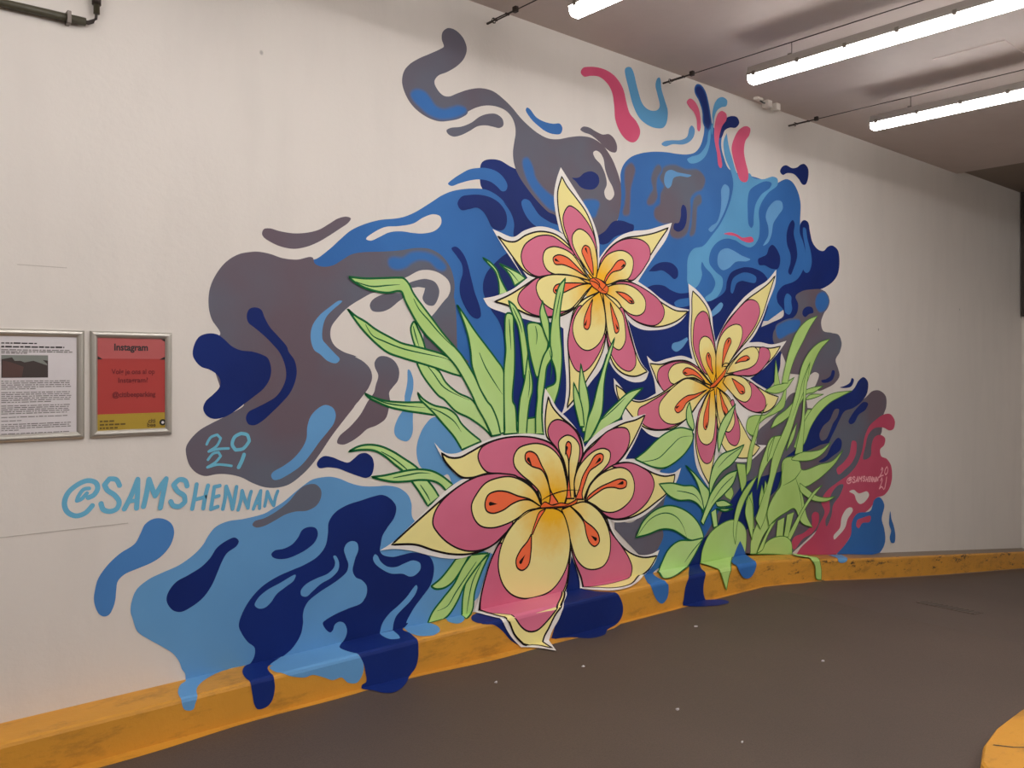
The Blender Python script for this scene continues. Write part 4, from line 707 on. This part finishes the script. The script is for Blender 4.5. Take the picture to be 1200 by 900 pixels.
def normals(Q, closed):
    m = len(Q); out = []
    for i in range(m):
        a = Q[i-1] if (closed or i > 0) else Q[i]; b = Q[(i+1) % m] if (closed or i < m-1) else Q[i]
        d = Vector((b[0]-a[0], b[1]-a[1])); d = d.normalized() if d.length > 1e-9 else Vector((1, 0))
        out.append(Vector((-d.y, d.x)))
    return out
def area(Q): return sum(a[0]*b[1]-b[0]*a[1] for a, b in zip(Q, Q[1:]+Q[:1]))/2
def flat_fill(Q):
    tri = geometry.tessellate_polygon([[Vector((x, y, 0)) for x, y in Q]])
    return [(*q,) for q in Q], [tuple(t) for t in tri]
def flat_disc(q, r): return [(q[0]+r*math.cos(k*math.pi/6), q[1]+r*math.sin(k*math.pi/6)) for k in range(12)], [tuple(range(12))]
def flat_stroke(Q, w, closed, taper=False):
    N = normals(Q, closed); V = []; F = []; m = len(Q)
    for i, (q, nn) in enumerate(zip(Q, N)):
        ww = w/2*(1 if not taper else max(.25, math.sin(math.pi*min(1, .12+i/(m-1)*.88))))
        V += [(q[0]+nn.x*ww, q[1]+nn.y*ww), (q[0]-nn.x*ww, q[1]-nn.y*ww)]
    for i in range(m if closed else m-1):
        j = (i+1) % m; F.append((2*i, 2*i+1, 2*j+1, 2*j))
    return V, F
def paint(name, layers, parent):
    """layers: list of (verts2d, faces, material, height, cover or None); folded over wall, kerb and roadway"""
    bm = bmesh.new(); mats = []; lay = bm.verts.layers.float.new('cover'); hgt = bm.verts.layers.float.new('h')
    for V, F, mat, e, cov in layers:
        if mat not in mats: mats.append(mat)
        mi = mats.index(mat); vs_ = []
        for i, p in enumerate(V):
            v = bm.verts.new((p[0], p[1], 0)); v[lay] = 1 if cov is None else cov[i]; v[hgt] = e; vs_.append(v)
        for f in F:
            try: bm.faces.new([vs_[i] for i in f]).material_index = mi
            except ValueError: pass
    lo = min(v.co.y for v in bm.verts)
    if lo < 0:
        for d in ARC:
            if lo < -d: bmesh.ops.bisect_plane(bm, geom=bm.verts[:]+bm.edges[:]+bm.faces[:], plane_co=(0, -d, 0), plane_no=(0, 1, 0), dist=1e-6)
        a, b = min(v.co.x for v in bm.verts), max(v.co.x for v in bm.verts)
        for k in KNOTS:
            if a < k < b: bmesh.ops.bisect_plane(bm, geom=bm.verts[:]+bm.edges[:]+bm.faces[:], plane_co=(k, 0, 0), plane_no=(1, 0, 0), dist=1e-6)
    for f in bm.faces:
        f.normal_update()
        if f.normal.z < 0: f.normal_flip()
    for v in bm.verts: v.co = fold(v.co.x, v.co.y, v[hgt])
    return from_bm(name, bm, mats, parent)
mural = empty('mural_painting', (4.0, WALL_Y, .15))
tag(mural, 'large painted mural of three pink and cream flowers among green leaves and blue swirls', 'mural')
NAMES = {'G': 'grey_swirl', 'M': 'blue_swirl', 'N': 'navy_swirl', 'L': 'light_blue_swirl', 'T': 'teal_swirl', 'U': 'steel_blue_swirl', 'P': 'raspberry_swirl', 'Q': 'raspberry_swirl', 'W': 'bare_patch'}
FLOWER_LABEL = ['uppermost flower with seven pink and cream petals and a red centre', 'middle right flower with eight pink and cream petals', 'largest flower, its lowest petal running down over the kerb']
boxes = []                                    # (bounding box, layer) of what is painted so far
def layer_for(Q):
    a = (min(q[0] for q in Q), max(q[0] for q in Q), min(q[1] for q in Q), max(q[1] for q in Q))
    l = 1+max([b[1] for b in boxes if b[0][0] < a[1] and b[0][1] > a[0] and b[0][2] < a[3] and b[0][3] > a[2]] or [0])
    boxes.append((a, l)); return l
sig = date = small = None
flower = None; leaf = None; nfl = 0; gold = None
for ln in DATA.strip().splitlines():
    head, body = ln.split(' : '); head = head.split(); kind = head[0]; P = parse(body)
    if kind in ('vein', 'line'):
        Q = smooth(P, False); e = STEP*(layer_for(Q)+.3)
        m = PAINT['B'] if kind == 'line' else PAINT['X' if leaf[1] == 'E' else 'x']
        par = flower if kind == 'line' else leaf[0]
        paint('ink_line' if kind == 'line' else 'leaf_vein', [(*flat_stroke(Q, .008, False, True), m, e, None)], par)
        continue
    if kind == 'stroke':
        w_ = float(head[2])/1000*(1.12 if head[1] == 'S' else 1); e = STEP*layer_for(P); runs = [[P[0]]]
        for i_ in range(1, len(P)):
            runs[-1].append(P[i_])
            if i_ < len(P)-1:                 # lift the brush at sharp turns
                d1 = Vector((P[i_][0]-P[i_-1][0], P[i_][1]-P[i_-1][1])); d2 = Vector((P[i_+1][0]-P[i_][0], P[i_+1][1]-P[i_][1]))
                if d1.angle(d2) > 1.0: runs.append([P[i_]])
        L = []; k_ = 0
        for r_ in runs:
            Q = smooth(r_, False, 6)
            for q in (Q[0], Q[-1]): L.append((*flat_disc(q, w_/2), PAINT[head[1]], e+STEP*k_, None)); k_ += 1
            L.append((*flat_stroke(Q, w_, False), PAINT[head[1]], e+STEP*k_, None)); k_ += 1
        paint('letter_stroke' if head[3] in 'atSAMHEN' else 'numeral_stroke', L, mural)
        continue
    Q = smooth(P)
    if area(Q) < 0: Q.reverse()
    e = STEP*layer_for(Q); col = head[1]
    V, F = flat_fill(Q)
    if kind == 'swirl':
        if len(head) > 2:
            Nn = normals(Q, True); w = .022; n_ = len(Q)
            V2 = V+[(q[0]-nn.x*w, q[1]-nn.y*w) for q, nn in zip(Q, Nn)]
            F2 = F+[(i, (i+1) % n_, n_+(i+1) % n_, n_+i) for i in range(n_)]
            paint(NAMES[col], [(V2, F2, SOFT[col], e, [1]*n_+[0]*n_)], mural)
        else: paint(NAMES[col], [(V, F, PAINT[col], e, None)], mural)
    elif kind == 'leaf':
        o = paint('leaf', [(V, F, PAINT[col], e, None), (*flat_stroke(Q, .0115 if col == 'E' else .007, True), PAINT['X' if col == 'E' else 'x'], e+STEP*.4, None)], mural)
        leaf = (o, col)
    elif kind == 'flower':
        s, z = (float(x)/1000 for x in head[2].split(','))
        fc = (s, z-interp(ZK, s)); gold = gold_mat('cream_and_gold_petal_paint', s, z, *((.10, .34) if nfl == 2 else (.09, .30)))
        flower = paint('flower', [(V, F, PAINT['F'], e, None)], mural); flower['label'] = FLOWER_LABEL[nfl]; nfl += 1
    else:
        nm = {'petal': 'petal', 'band': 'petal_band', 'heart': 'petal_heart', 'stamen': 'stamen', 'pistil': 'pistil', 'stem': 'stamen_stem', 'core': 'flower_core'}[kind]
        lw = {'petal': .0105, 'band': .0085, 'heart': .0085, 'stamen': .0085, 'stem': .007, 'pistil': .006, 'core': .001}[kind]
        if nfl == 3: lw *= 1.15
        L = [(V, F, gold if col == 'H' else PAINT[col], e, None), (*flat_stroke(Q, lw, True), PAINT['B'], e+STEP*.4, None)]
        if kind == 'stamen':                  # dark eye in the drop
            ctr = max(P, key=lambda p: math.hypot(p[0]-fc[0], p[1]-fc[1])); d = Vector((fc[0]-ctr[0], fc[1]-ctr[1])).normalized(); r = .0085 if nfl < 3 else .012
            k_ = 2.6*r if nfl < 3 else 3.4*r
            cx, cy = ctr[0]+d.x*k_, ctr[1]+d.y*k_; nn = Vector((-d.y, d.x))
            a0 = math.atan2(-d.y, -d.x)
            ring = [(cx+r*math.cos(a0+(k-4)*math.pi/8), cy+r*math.sin(a0+(k-4)*math.pi/8)) for k in range(9)]+[(cx+d.x*r*4.5, cy+d.y*r*4.5)]
            L.append((ring, [tuple(range(10))], PAINT['B'], e+STEP*.6, None))
        paint(nm, L, flower)

# ------------------------------------------------------------------ framed notices
def text_mesh(name, body, size, x, z, y, mat, parent, bold=0, width=None):
    cu = bpy.data.curves.new(name, 'FONT'); cu.body = body; cu.size = size; cu.align_x = 'CENTER'; cu.offset = bold; cu.resolution_u = 3
    t = bpy.data.objects.new(name+'_tmp', cu); COL.objects.link(t); bpy.context.view_layer.update()
    me = bpy.data.meshes.new_from_object(t.evaluated_get(bpy.context.evaluated_depsgraph_get())); bpy.data.objects.remove(t)
    me.name = name; xs = [v.co.x for v in me.vertices]; k = width/(max(xs)-min(xs)) if width else 1
    for v in me.vertices: v.co = Vector((x+v.co.x*k, y, z+v.co.y))
    me.materials.clear(); return link(name, me, mat, parent)
def panel(name, x0, x1, z0, z1, y, mat, parent, th=.0006):
    bm = bmesh.new(); box(bm, (x0, y, z0), (x1, y+th, z1)); return from_bm(name, bm, mat, parent)
def notice(x0, x1, z0, z1, label):
    root = empty('framed_notice', ((x0+x1)/2, WALL_Y, z0)); tag(root, label, 'notice', 'framed notices on the wall')
    y = WALL_Y; w = .029
    bm = bmesh.new(); box(bm, (x0+.01, y-.006, z0+.01), (x1-.01, y, z1-.01)); from_bm('backing', bm, M_PAPER, root)
    prof = [(0, 0), (0, .009), (.006, .0145), (.014, .016), (.022, .0145), (.028, .009), (w, .0072)]     # inward, outward
    C = [(x0, z0, 1, 1), (x1, z0, -1, 1), (x1, z1, -1, -1), (x0, z1, 1, -1)]
    for i in range(4):
        a, b = C[i], C[(i+1) % 4]; bm = bmesh.new()
        quads(bm, [[(c[0]+c[2]*p, y-q, c[1]+c[3]*p) for p, q in prof] for c in (a, b)])
        bmesh.ops.recalc_face_normals(bm, faces=bm.faces)
        for f in bm.faces:
            if f.normal.y > 0: f.normal_flip()
        from_bm('frame_rail', bm, M_ALU, root, False)
    return root, y-.0068, w
XL0, XL1, XR0, XR1, ZT, ZB = .629, .964, .987, 1.321, 1.711, 1.263
root, yy, w = notice(XL0, XL1, ZB, ZT, 'aluminium framed white notice with a small photograph and lines of print')
panel('sheet', XL0+w, XL1-w, ZB+w, ZT-w, yy, M_PAPER, root)
yp = yy-.0006
px0 = XL0+w+.018
photo = panel('photograph', .664, .829, 1.517, 1.607, yp, M_PHOTO1, root)
def patch(name, pts, y, mat, parent):
    bm = bmesh.new(); bm.faces.new([bm.verts.new((a, y, b)) for a, b in pts])
    for f in bm.faces:
        f.normal_update()
        if f.normal.y > 0: f.normal_flip()
    return from_bm(name, bm, mat, parent)
patch('photo_sky', [(.664, 1.607), (.829, 1.607), (.829, 1.585), (.80, 1.59), (.745, 1.578), (.70, 1.598), (.664, 1.59)], yp-.0005, M_PHOTO3, photo)
patch('photo_facade', [(.668, 1.519), (.735, 1.519), (.742, 1.56), (.70, 1.578), (.668, 1.585)], yp-.0005, M_PHOTO2, photo)
patch('photo_canopy', [(.70, 1.60), (.775, 1.602), (.80, 1.598), (.826, 1.572), (.826, 1.566), (.775, 1.585), (.71, 1.584)], yp-.0008, M_PHOTO3, photo)
def print_line(x, z, width, h, mat):
    bm = bmesh.new(); e = x+width
    while x < e-.004:
        l = min(random.uniform(.006, .026), e-x); box(bm, (x, yp-.0002, z), (x+l, yp+.0002, z+h*random.uniform(.8, 1))); x += l+.0035
    return from_bm('print_line', bm, mat, root)
lx = .664
print_line(lx, 1.652, .13, .0055, M_INK); print_line(lx, 1.637, .225, .0065, M_INK)
print_line(lx, 1.626, .245, .004, M_PRINT); print_line(lx, 1.619, .255, .004, M_PRINT); print_line(lx, 1.613, .09, .004, M_PRINT)
z = 1.502
for k, (nl, last) in enumerate([(5, .12), (6, .18), (5, .235), (1, .24), (1, .07), (4, .06), (2, .13), (1, .1)]):
    for j in range(nl):
        print_line(lx, z, last if j == nl-1 else .252*random.uniform(.96, 1), .0036, M_PRINT); z -= .0077
    z -= .0065
root, yy, w = notice(XR0, XR1, ZB, ZT, 'aluminium framed red poster reading Instagram with a mustard footer')
panel('sheet', XR0+w, XR1-w, ZB+w, ZT-w, yy, M_RED, root)
a, b, yp = XR0+w, XR1-w, yy-.0006
bandp = panel('header_band', a, b, 1.595, ZT-w, yp, M_PINKBAND, root)
panel('footer_band', a, b, ZB+w, 1.360, yp, M_MUSTARD, root)
for sx in (a, b):
    d = .02 if sx == a else -.024
    patch('corner_tab', [(sx, 1.606), (sx, 1.592), (sx+d, 1.592)], yp-.0006, M_BLACK, root)
patch('corner_tab', [(b, ZT-w), (b, ZT-w-.012), (b-.018, ZT-w)], yp-.0006, M_BLACK, root)
mid = (a+b)/2; yt = yp-.0009
text_mesh('title_text', 'Instagram', .040, mid-.004, 1.631, yt, M_INK, root, .0012, .138)
text_mesh('body_text', 'Volg je ons al op', .030, mid+.006, 1.530, yt, M_REDINK, root, .0006, .178)
text_mesh('body_text', 'Instagram?', .030, mid+.004, 1.493, yt, M_REDINK, root, .0006, .122)
text_mesh('handle_text', '@citibeeparking', .030, mid+.008, 1.432, yt, M_REDINK, root, .0008, .178)
text_mesh('logo_text', 'citi', .026, mid+.082, 1.3165, yt, M_BROWNINK, root, .0008, .030)
text_mesh('logo_text', 'bee', .026, mid+.080, 1.299, yt, M_BROWNINK, root, .0008, .036)
for k, wd in enumerate((.06, .10, .07)):
    bm = bmesh.new(); x = a+.008
    while x < a+.008+wd:
        l = random.uniform(.008, .02); box(bm, (x, yt, 1.327-k*.0145), (x+l, yt+.0003, 1.334-k*.0145)); x += l+.004
    from_bm('print_line', bm, M_BROWNINK, root)
def disc(name, x, z, r, y, mat, parent):
    return patch(name, [(x+r*math.cos(k*math.pi/8), z+r*math.sin(k*math.pi/8)) for k in range(16)], y, mat, parent)
d_ = disc('round_badge', b-.010, 1.3165, .014, yt, M_BLACK, root); disc('badge_mark', b-.010, 1.316, .006, yt-.0005, M_PAPER, root)

# ------------------------------------------------------------------ conduit on the wall
root = empty('cable_conduit', (.9, WALL_Y, 2.98)); tag(root, 'dark conduit bending upward on the wall at the top left corner', 'conduit')
yc = WALL_Y-.022
bm = bmesh.new(); tube(bm, [(-2.5, yc, 2.983), (.66, yc, 2.985), (.965, yc, 2.990)], .0165, 12); from_bm('pipe', bm, M_CONDUIT, root, True)
bm = bmesh.new(); tube(bm, [(1.008, yc, 3.035), (1.008, yc, 3.657)], .0125, 12); from_bm('pipe', bm, M_CONDUIT, root, True)
bm = bmesh.new(); tube(bm, [(1.008, yc, 3.072), (1.008, yc, 3.11)], .018, 12); from_bm('coupling', bm, M_DARKSTEEL, root, True)
for k, dz in ((0, 0), (1, -.007)):
    bm = bmesh.new(); tube(bm, [(.95, yc-.004*k, 2.992+dz), (.975, yc, 2.993+dz), (.995, yc, 3.004+dz), (1.006, yc, 3.02+dz), (1.008, yc, 3.045)], .0055, 8); from_bm('cable', bm, M_DARKSTEEL, root, True)
for x in (-1.2, -.2, .90):
    bm = bmesh.new(); box(bm, (x-.008, yc-.021, 2.962), (x+.008, WALL_Y, 3.014), .003); from_bm('clip', bm, M_STEEL, root)

# ------------------------------------------------------------------ lamps on tensioned cables
LZ = 3.42
def make_lamp():
    root = empty('tube_lamp', (0, 0, 0)); L = 1.62
    bm = bmesh.new(); prof = [(-.05, -.004), (-.05, .012), (-.036, .052), (.036, .052), (.05, .012), (.05, -.004)]
    A = [bm.verts.new((x, 0, z)) for x, z in prof]; B = [bm.verts.new((x, -L, z)) for x, z in prof]
    for k in range(6): bm.faces.new((A[k], A[(k+1) % 6], B[(k+1) % 6], B[k]))
    bm.faces.new(A); bm.faces.new(B[::-1]); bmesh.ops.recalc_face_normals(bm, faces=bm.faces)
    from_bm('housing', bm, M_BODY, root)
    bm = bmesh.new(); prof = [(-.047, -.004), (-.045, -.026), (-.036, -.043), (-.02, -.052), (.02, -.052), (.036, -.043), (.045, -.026), (.047, -.004)]
    rows = []
    for y, k, dz in ((.004, .72, .006), (-.008, 1, 0), (-L+.008, 1, 0), (-L-.004, .72, .006)): rows.append([bm.verts.new((x*k, y, z*(k*.6+.4))) for x, z in prof])
    for a, b in zip(rows, rows[1:]):
        for k in range(8): bm.faces.new((a[k], a[(k+1) % 8], b[(k+1) % 8], b[k]))
    bm.faces.new(rows[0]); bm.faces.new(rows[-1][::-1]); bmesh.ops.recalc_face_normals(bm, faces=bm.faces)
    from_bm('diffuser', bm, M_EMIT, root, False)
    for i in range(6):
        y = -.05-i*(L-.1)/5
        for s in (-1, 1):
            bm = bmesh.new(); box(bm, (s*.044-.008, y-.012, -.014), (s*.044+.008, y+.012, .016), .003); from_bm('clip', bm, M_STEEL, root)
    for y in (-.29, -L+.29):
        bm = bmesh.new(); tube(bm, [(0, y, .052), (0, y, .134)], .003, 6); box(bm, (-.03, y-.012, .048), (.03, y+.012, .064), .003); from_bm('hanger', bm, M_STEEL, root)
    return root
lamp0 = make_lamp()
def copy_tree(o):
    c = o.copy(); COL.objects.link(c)
    for ch in list(o.children):
        d = ch.copy(); COL.objects.link(d); d.parent = c
    return c
ROWS = [-1.66, -.07, 1.528, 3.128, 4.723, 6.343, 7.943, 9.543]
ORD = ['first', 'second', 'third', 'fourth', 'fifth', 'sixth', 'seventh', 'eighth']
SEEN = {3.128: 'lit tube lamp cut off by the top edge above the snaking grey swirl', 4.723: 'lit tube lamp hung near the middle, the longest in view', 6.343: 'lit tube lamp nearest the right edge, lowest of the three in view'}
first = True
for i, s in enumerate(ROWS):  # lamps and cables out of view are added on this grid to brighten the room
    for k, y in enumerate((3.135, 1.35, -.45) if s < 7 else (.85, -.95)):
        o = lamp0 if first else copy_tree(lamp0); first = False
        o.location = (s, y, LZ)
        tag(o, SEEN[s] if k == 0 and s in SEEN else 'added lit tube lamp out of view, %s cable from the left, %s on it' % (ORD[i], ORD[k]), 'lamp', 'tube lamps hung from cables')
    if s > 7:
        root = empty('steel_cable', (s, 1.4, CEIL)); bm = bmesh.new(); tube(bm, [(s, 1.4, CEIL), (s, 1.38, 3.558), (s, Y0, 3.558)], .0032, 6); from_bm('wire', bm, M_DARKSTEEL, root)
        tag(root, 'added taut steel cable out of view, %s from the left' % ORD[i], 'cable', 'lamp cables'); continue
    root = empty('steel_cable', (s, WALL_Y, 3.554)); cz = 3.558
    bm = bmesh.new(); tube(bm, [(s, 3.60, cz), (s, Y0, cz)], .0032, 6); from_bm('wire', bm, M_DARKSTEEL, root)
    bm = bmesh.new(); tube(bm, [(s, WALL_Y+.005, cz), (s, 3.80, cz)], .007, 8)
    tube(bm, [(s+.014*math.cos(t*math.pi/4), 3.79, cz+.014*math.sin(t*math.pi/4)) for t in range(9)], .004, 6); from_bm('wall_hook', bm, M_DARKSTEEL, root)
    bm = bmesh.new()
    for dx in (-.009, .009): tube(bm, [(s+dx, 3.775, cz), (s+dx, 3.67, cz)], .004, 6)
    for y in (3.775, 3.67): tube(bm, [(s-.012, y, cz), (s+.012, y, cz)], .007, 6)
    tube(bm, [(s, 3.80, cz), (s, 3.77, cz)], .005, 6); tube(bm, [(s, 3.675, cz), (s, 3.595, cz)], .005, 6); from_bm('turnbuckle', bm, M_DARKSTEEL, root)
    bm = bmesh.new(); box(bm, (s-.012, 3.585, cz-.012), (s+.012, 3.615, cz+.02), .003); from_bm('cable_clamp', bm, M_DARKSTEEL, root)
    tag(root, {3.128: 'taut steel cable ending in a hook above the snaking grey swirl', 4.723: 'taut steel cable hooked beside the blue U shaped swirl', 6.343: 'taut steel cable hooked to the wall right of the white boxes'}.get(s, 'added taut steel cable out of view, %s from the left' % ORD[i]), 'cable', 'lamp cables')

# ------------------------------------------------------------------ small white boxes under the ceiling
root = empty('junction_boxes', (6.0, WALL_Y-.1, CEIL)); tag(root, 'pair of small white connector boxes where wall meets ceiling', 'junction box')
for x in (5.90, 6.02):
    bm = bmesh.new(); box(bm, (x-.03, WALL_Y-.11, CEIL-.055), (x+.03, WALL_Y-.05, CEIL), .006); from_bm('box', bm, M_WHITEPL, root)
bm = bmesh.new(); box(bm, (5.74, WALL_Y-.10, CEIL-.02), (5.82, WALL_Y-.06, CEIL), .004); from_bm('bracket', bm, M_WHITEPL, root)
bm = bmesh.new(); tube(bm, [(5.80, WALL_Y-.08, CEIL-.018), (5.84, WALL_Y-.085, CEIL-.03), (5.875, WALL_Y-.08, CEIL-.025)], .005, 6); from_bm('cable', bm, M_BLACK, root)

# ------------------------------------------------------------------ drain and litter
dz = interp(ZF, 6.45)
root = empty('drain_grate', (6.45, 2.62, dz)); tag(root, 'dark iron drain grate sunk in the roadway on the right', 'drain')
def fl(s): return interp(ZF, s)
bm = bmesh.new()
for (a0, a1, b0, b1) in ((6.33, 6.35, 2.40, 2.80), (6.48, 6.50, 2.40, 2.80), (6.35, 6.48, 2.40, 2.415), (6.35, 6.48, 2.785, 2.80)):
    q = [(a0, b0), (a1, b0), (a1, b1), (a0, b1)]
    t_ = [bm.verts.new((x, y, fl(x)+.004)) for x, y in q]; u_ = [bm.verts.new((x, y, fl(x)-.02)) for x, y in q]
    bm.faces.new(t_)
    for k in range(4): bm.faces.new((t_[k], u_[k], u_[(k+1) % 4], t_[(k+1) % 4]))
bmesh.ops.recalc_face_normals(bm, faces=bm.faces); from_bm('frame', bm, M_DRAIN, root)
bm = bmesh.new(); quads(bm, [[(x, 2.415, fl(x)+.0012), (x, 2.785, fl(x)+.0012)] for x in (6.35, 6.48)]); from_bm('pit', bm, M_DARK, root)
for i in range(10):
    y = 2.43+i*.036; bm = bmesh.new(); q = [(6.35, y), (6.48, y), (6.48, y+.019), (6.35, y+.019)]
    t_ = [bm.verts.new((x, yy_, fl(x)+.004)) for x, yy_ in q]; u_ = [bm.verts.new((x, yy_, fl(x)+.0014)) for x, yy_ in q]
    bm.faces.new(t_)
    for k in range(4): bm.faces.new((t_[k], u_[k], u_[(k+1) % 4], t_[(k+1) % 4]))
    bmesh.ops.recalc_face_normals(bm, faces=bm.faces); from_bm('bar', bm, M_DRAIN, root)
LIT = [(3.25, 3.19, .012, 'white paper scrap just in front of the lowest petal'), (2.73, 3.29, .012, 'white paper scrap on the roadway near the yellow kerb'),
       (3.17, 2.50, .013, 'white paper scrap lying alone in mid roadway'), (3.10, 2.10, .010, 'pale scrap lowest but one on the roadway'),
       (2.78, 2.02, .012, 'white paper scrap at the bottom edge of the picture'), (4.33, 3.27, .014, 'white paper scrap in front of the navy drip on the kerb'),
       (4.35, 2.43, .011, 'white paper scrap far out on the roadway'), (3.80, 1.12, .014, 'white paper scrap lying on the yellow island')]
for i, (x, y, r, lb) in enumerate(LIT):
    bm = bmesh.new(); zz = fl(x)+(IH if i == 7 else 0); k = 7
    rr = [r*random.uniform(.3, .85) for _ in range(k)]
    t_ = [bm.verts.new((x+rr[j]*math.cos(j*6.283/k)*1.3, y+rr[j]*math.sin(j*6.283/k), zz+.002+random.uniform(0, .006))) for j in range(k)]
    c_ = bm.verts.new((x, y, zz+.008))
    b_ = [bm.verts.new((v.co.x, v.co.y, zz)) for v in t_]
    for j in range(k):
        bm.faces.new((t_[j], t_[(j+1) % k], c_)); bm.faces.new((b_[j], b_[(j+1) % k], t_[(j+1) % k], t_[j]))
    bmesh.ops.recalc_face_normals(bm, faces=bm.faces)
    tag(from_bm('paper_scrap', bm, M_PAPER), lb, 'litter', 'paper scraps')
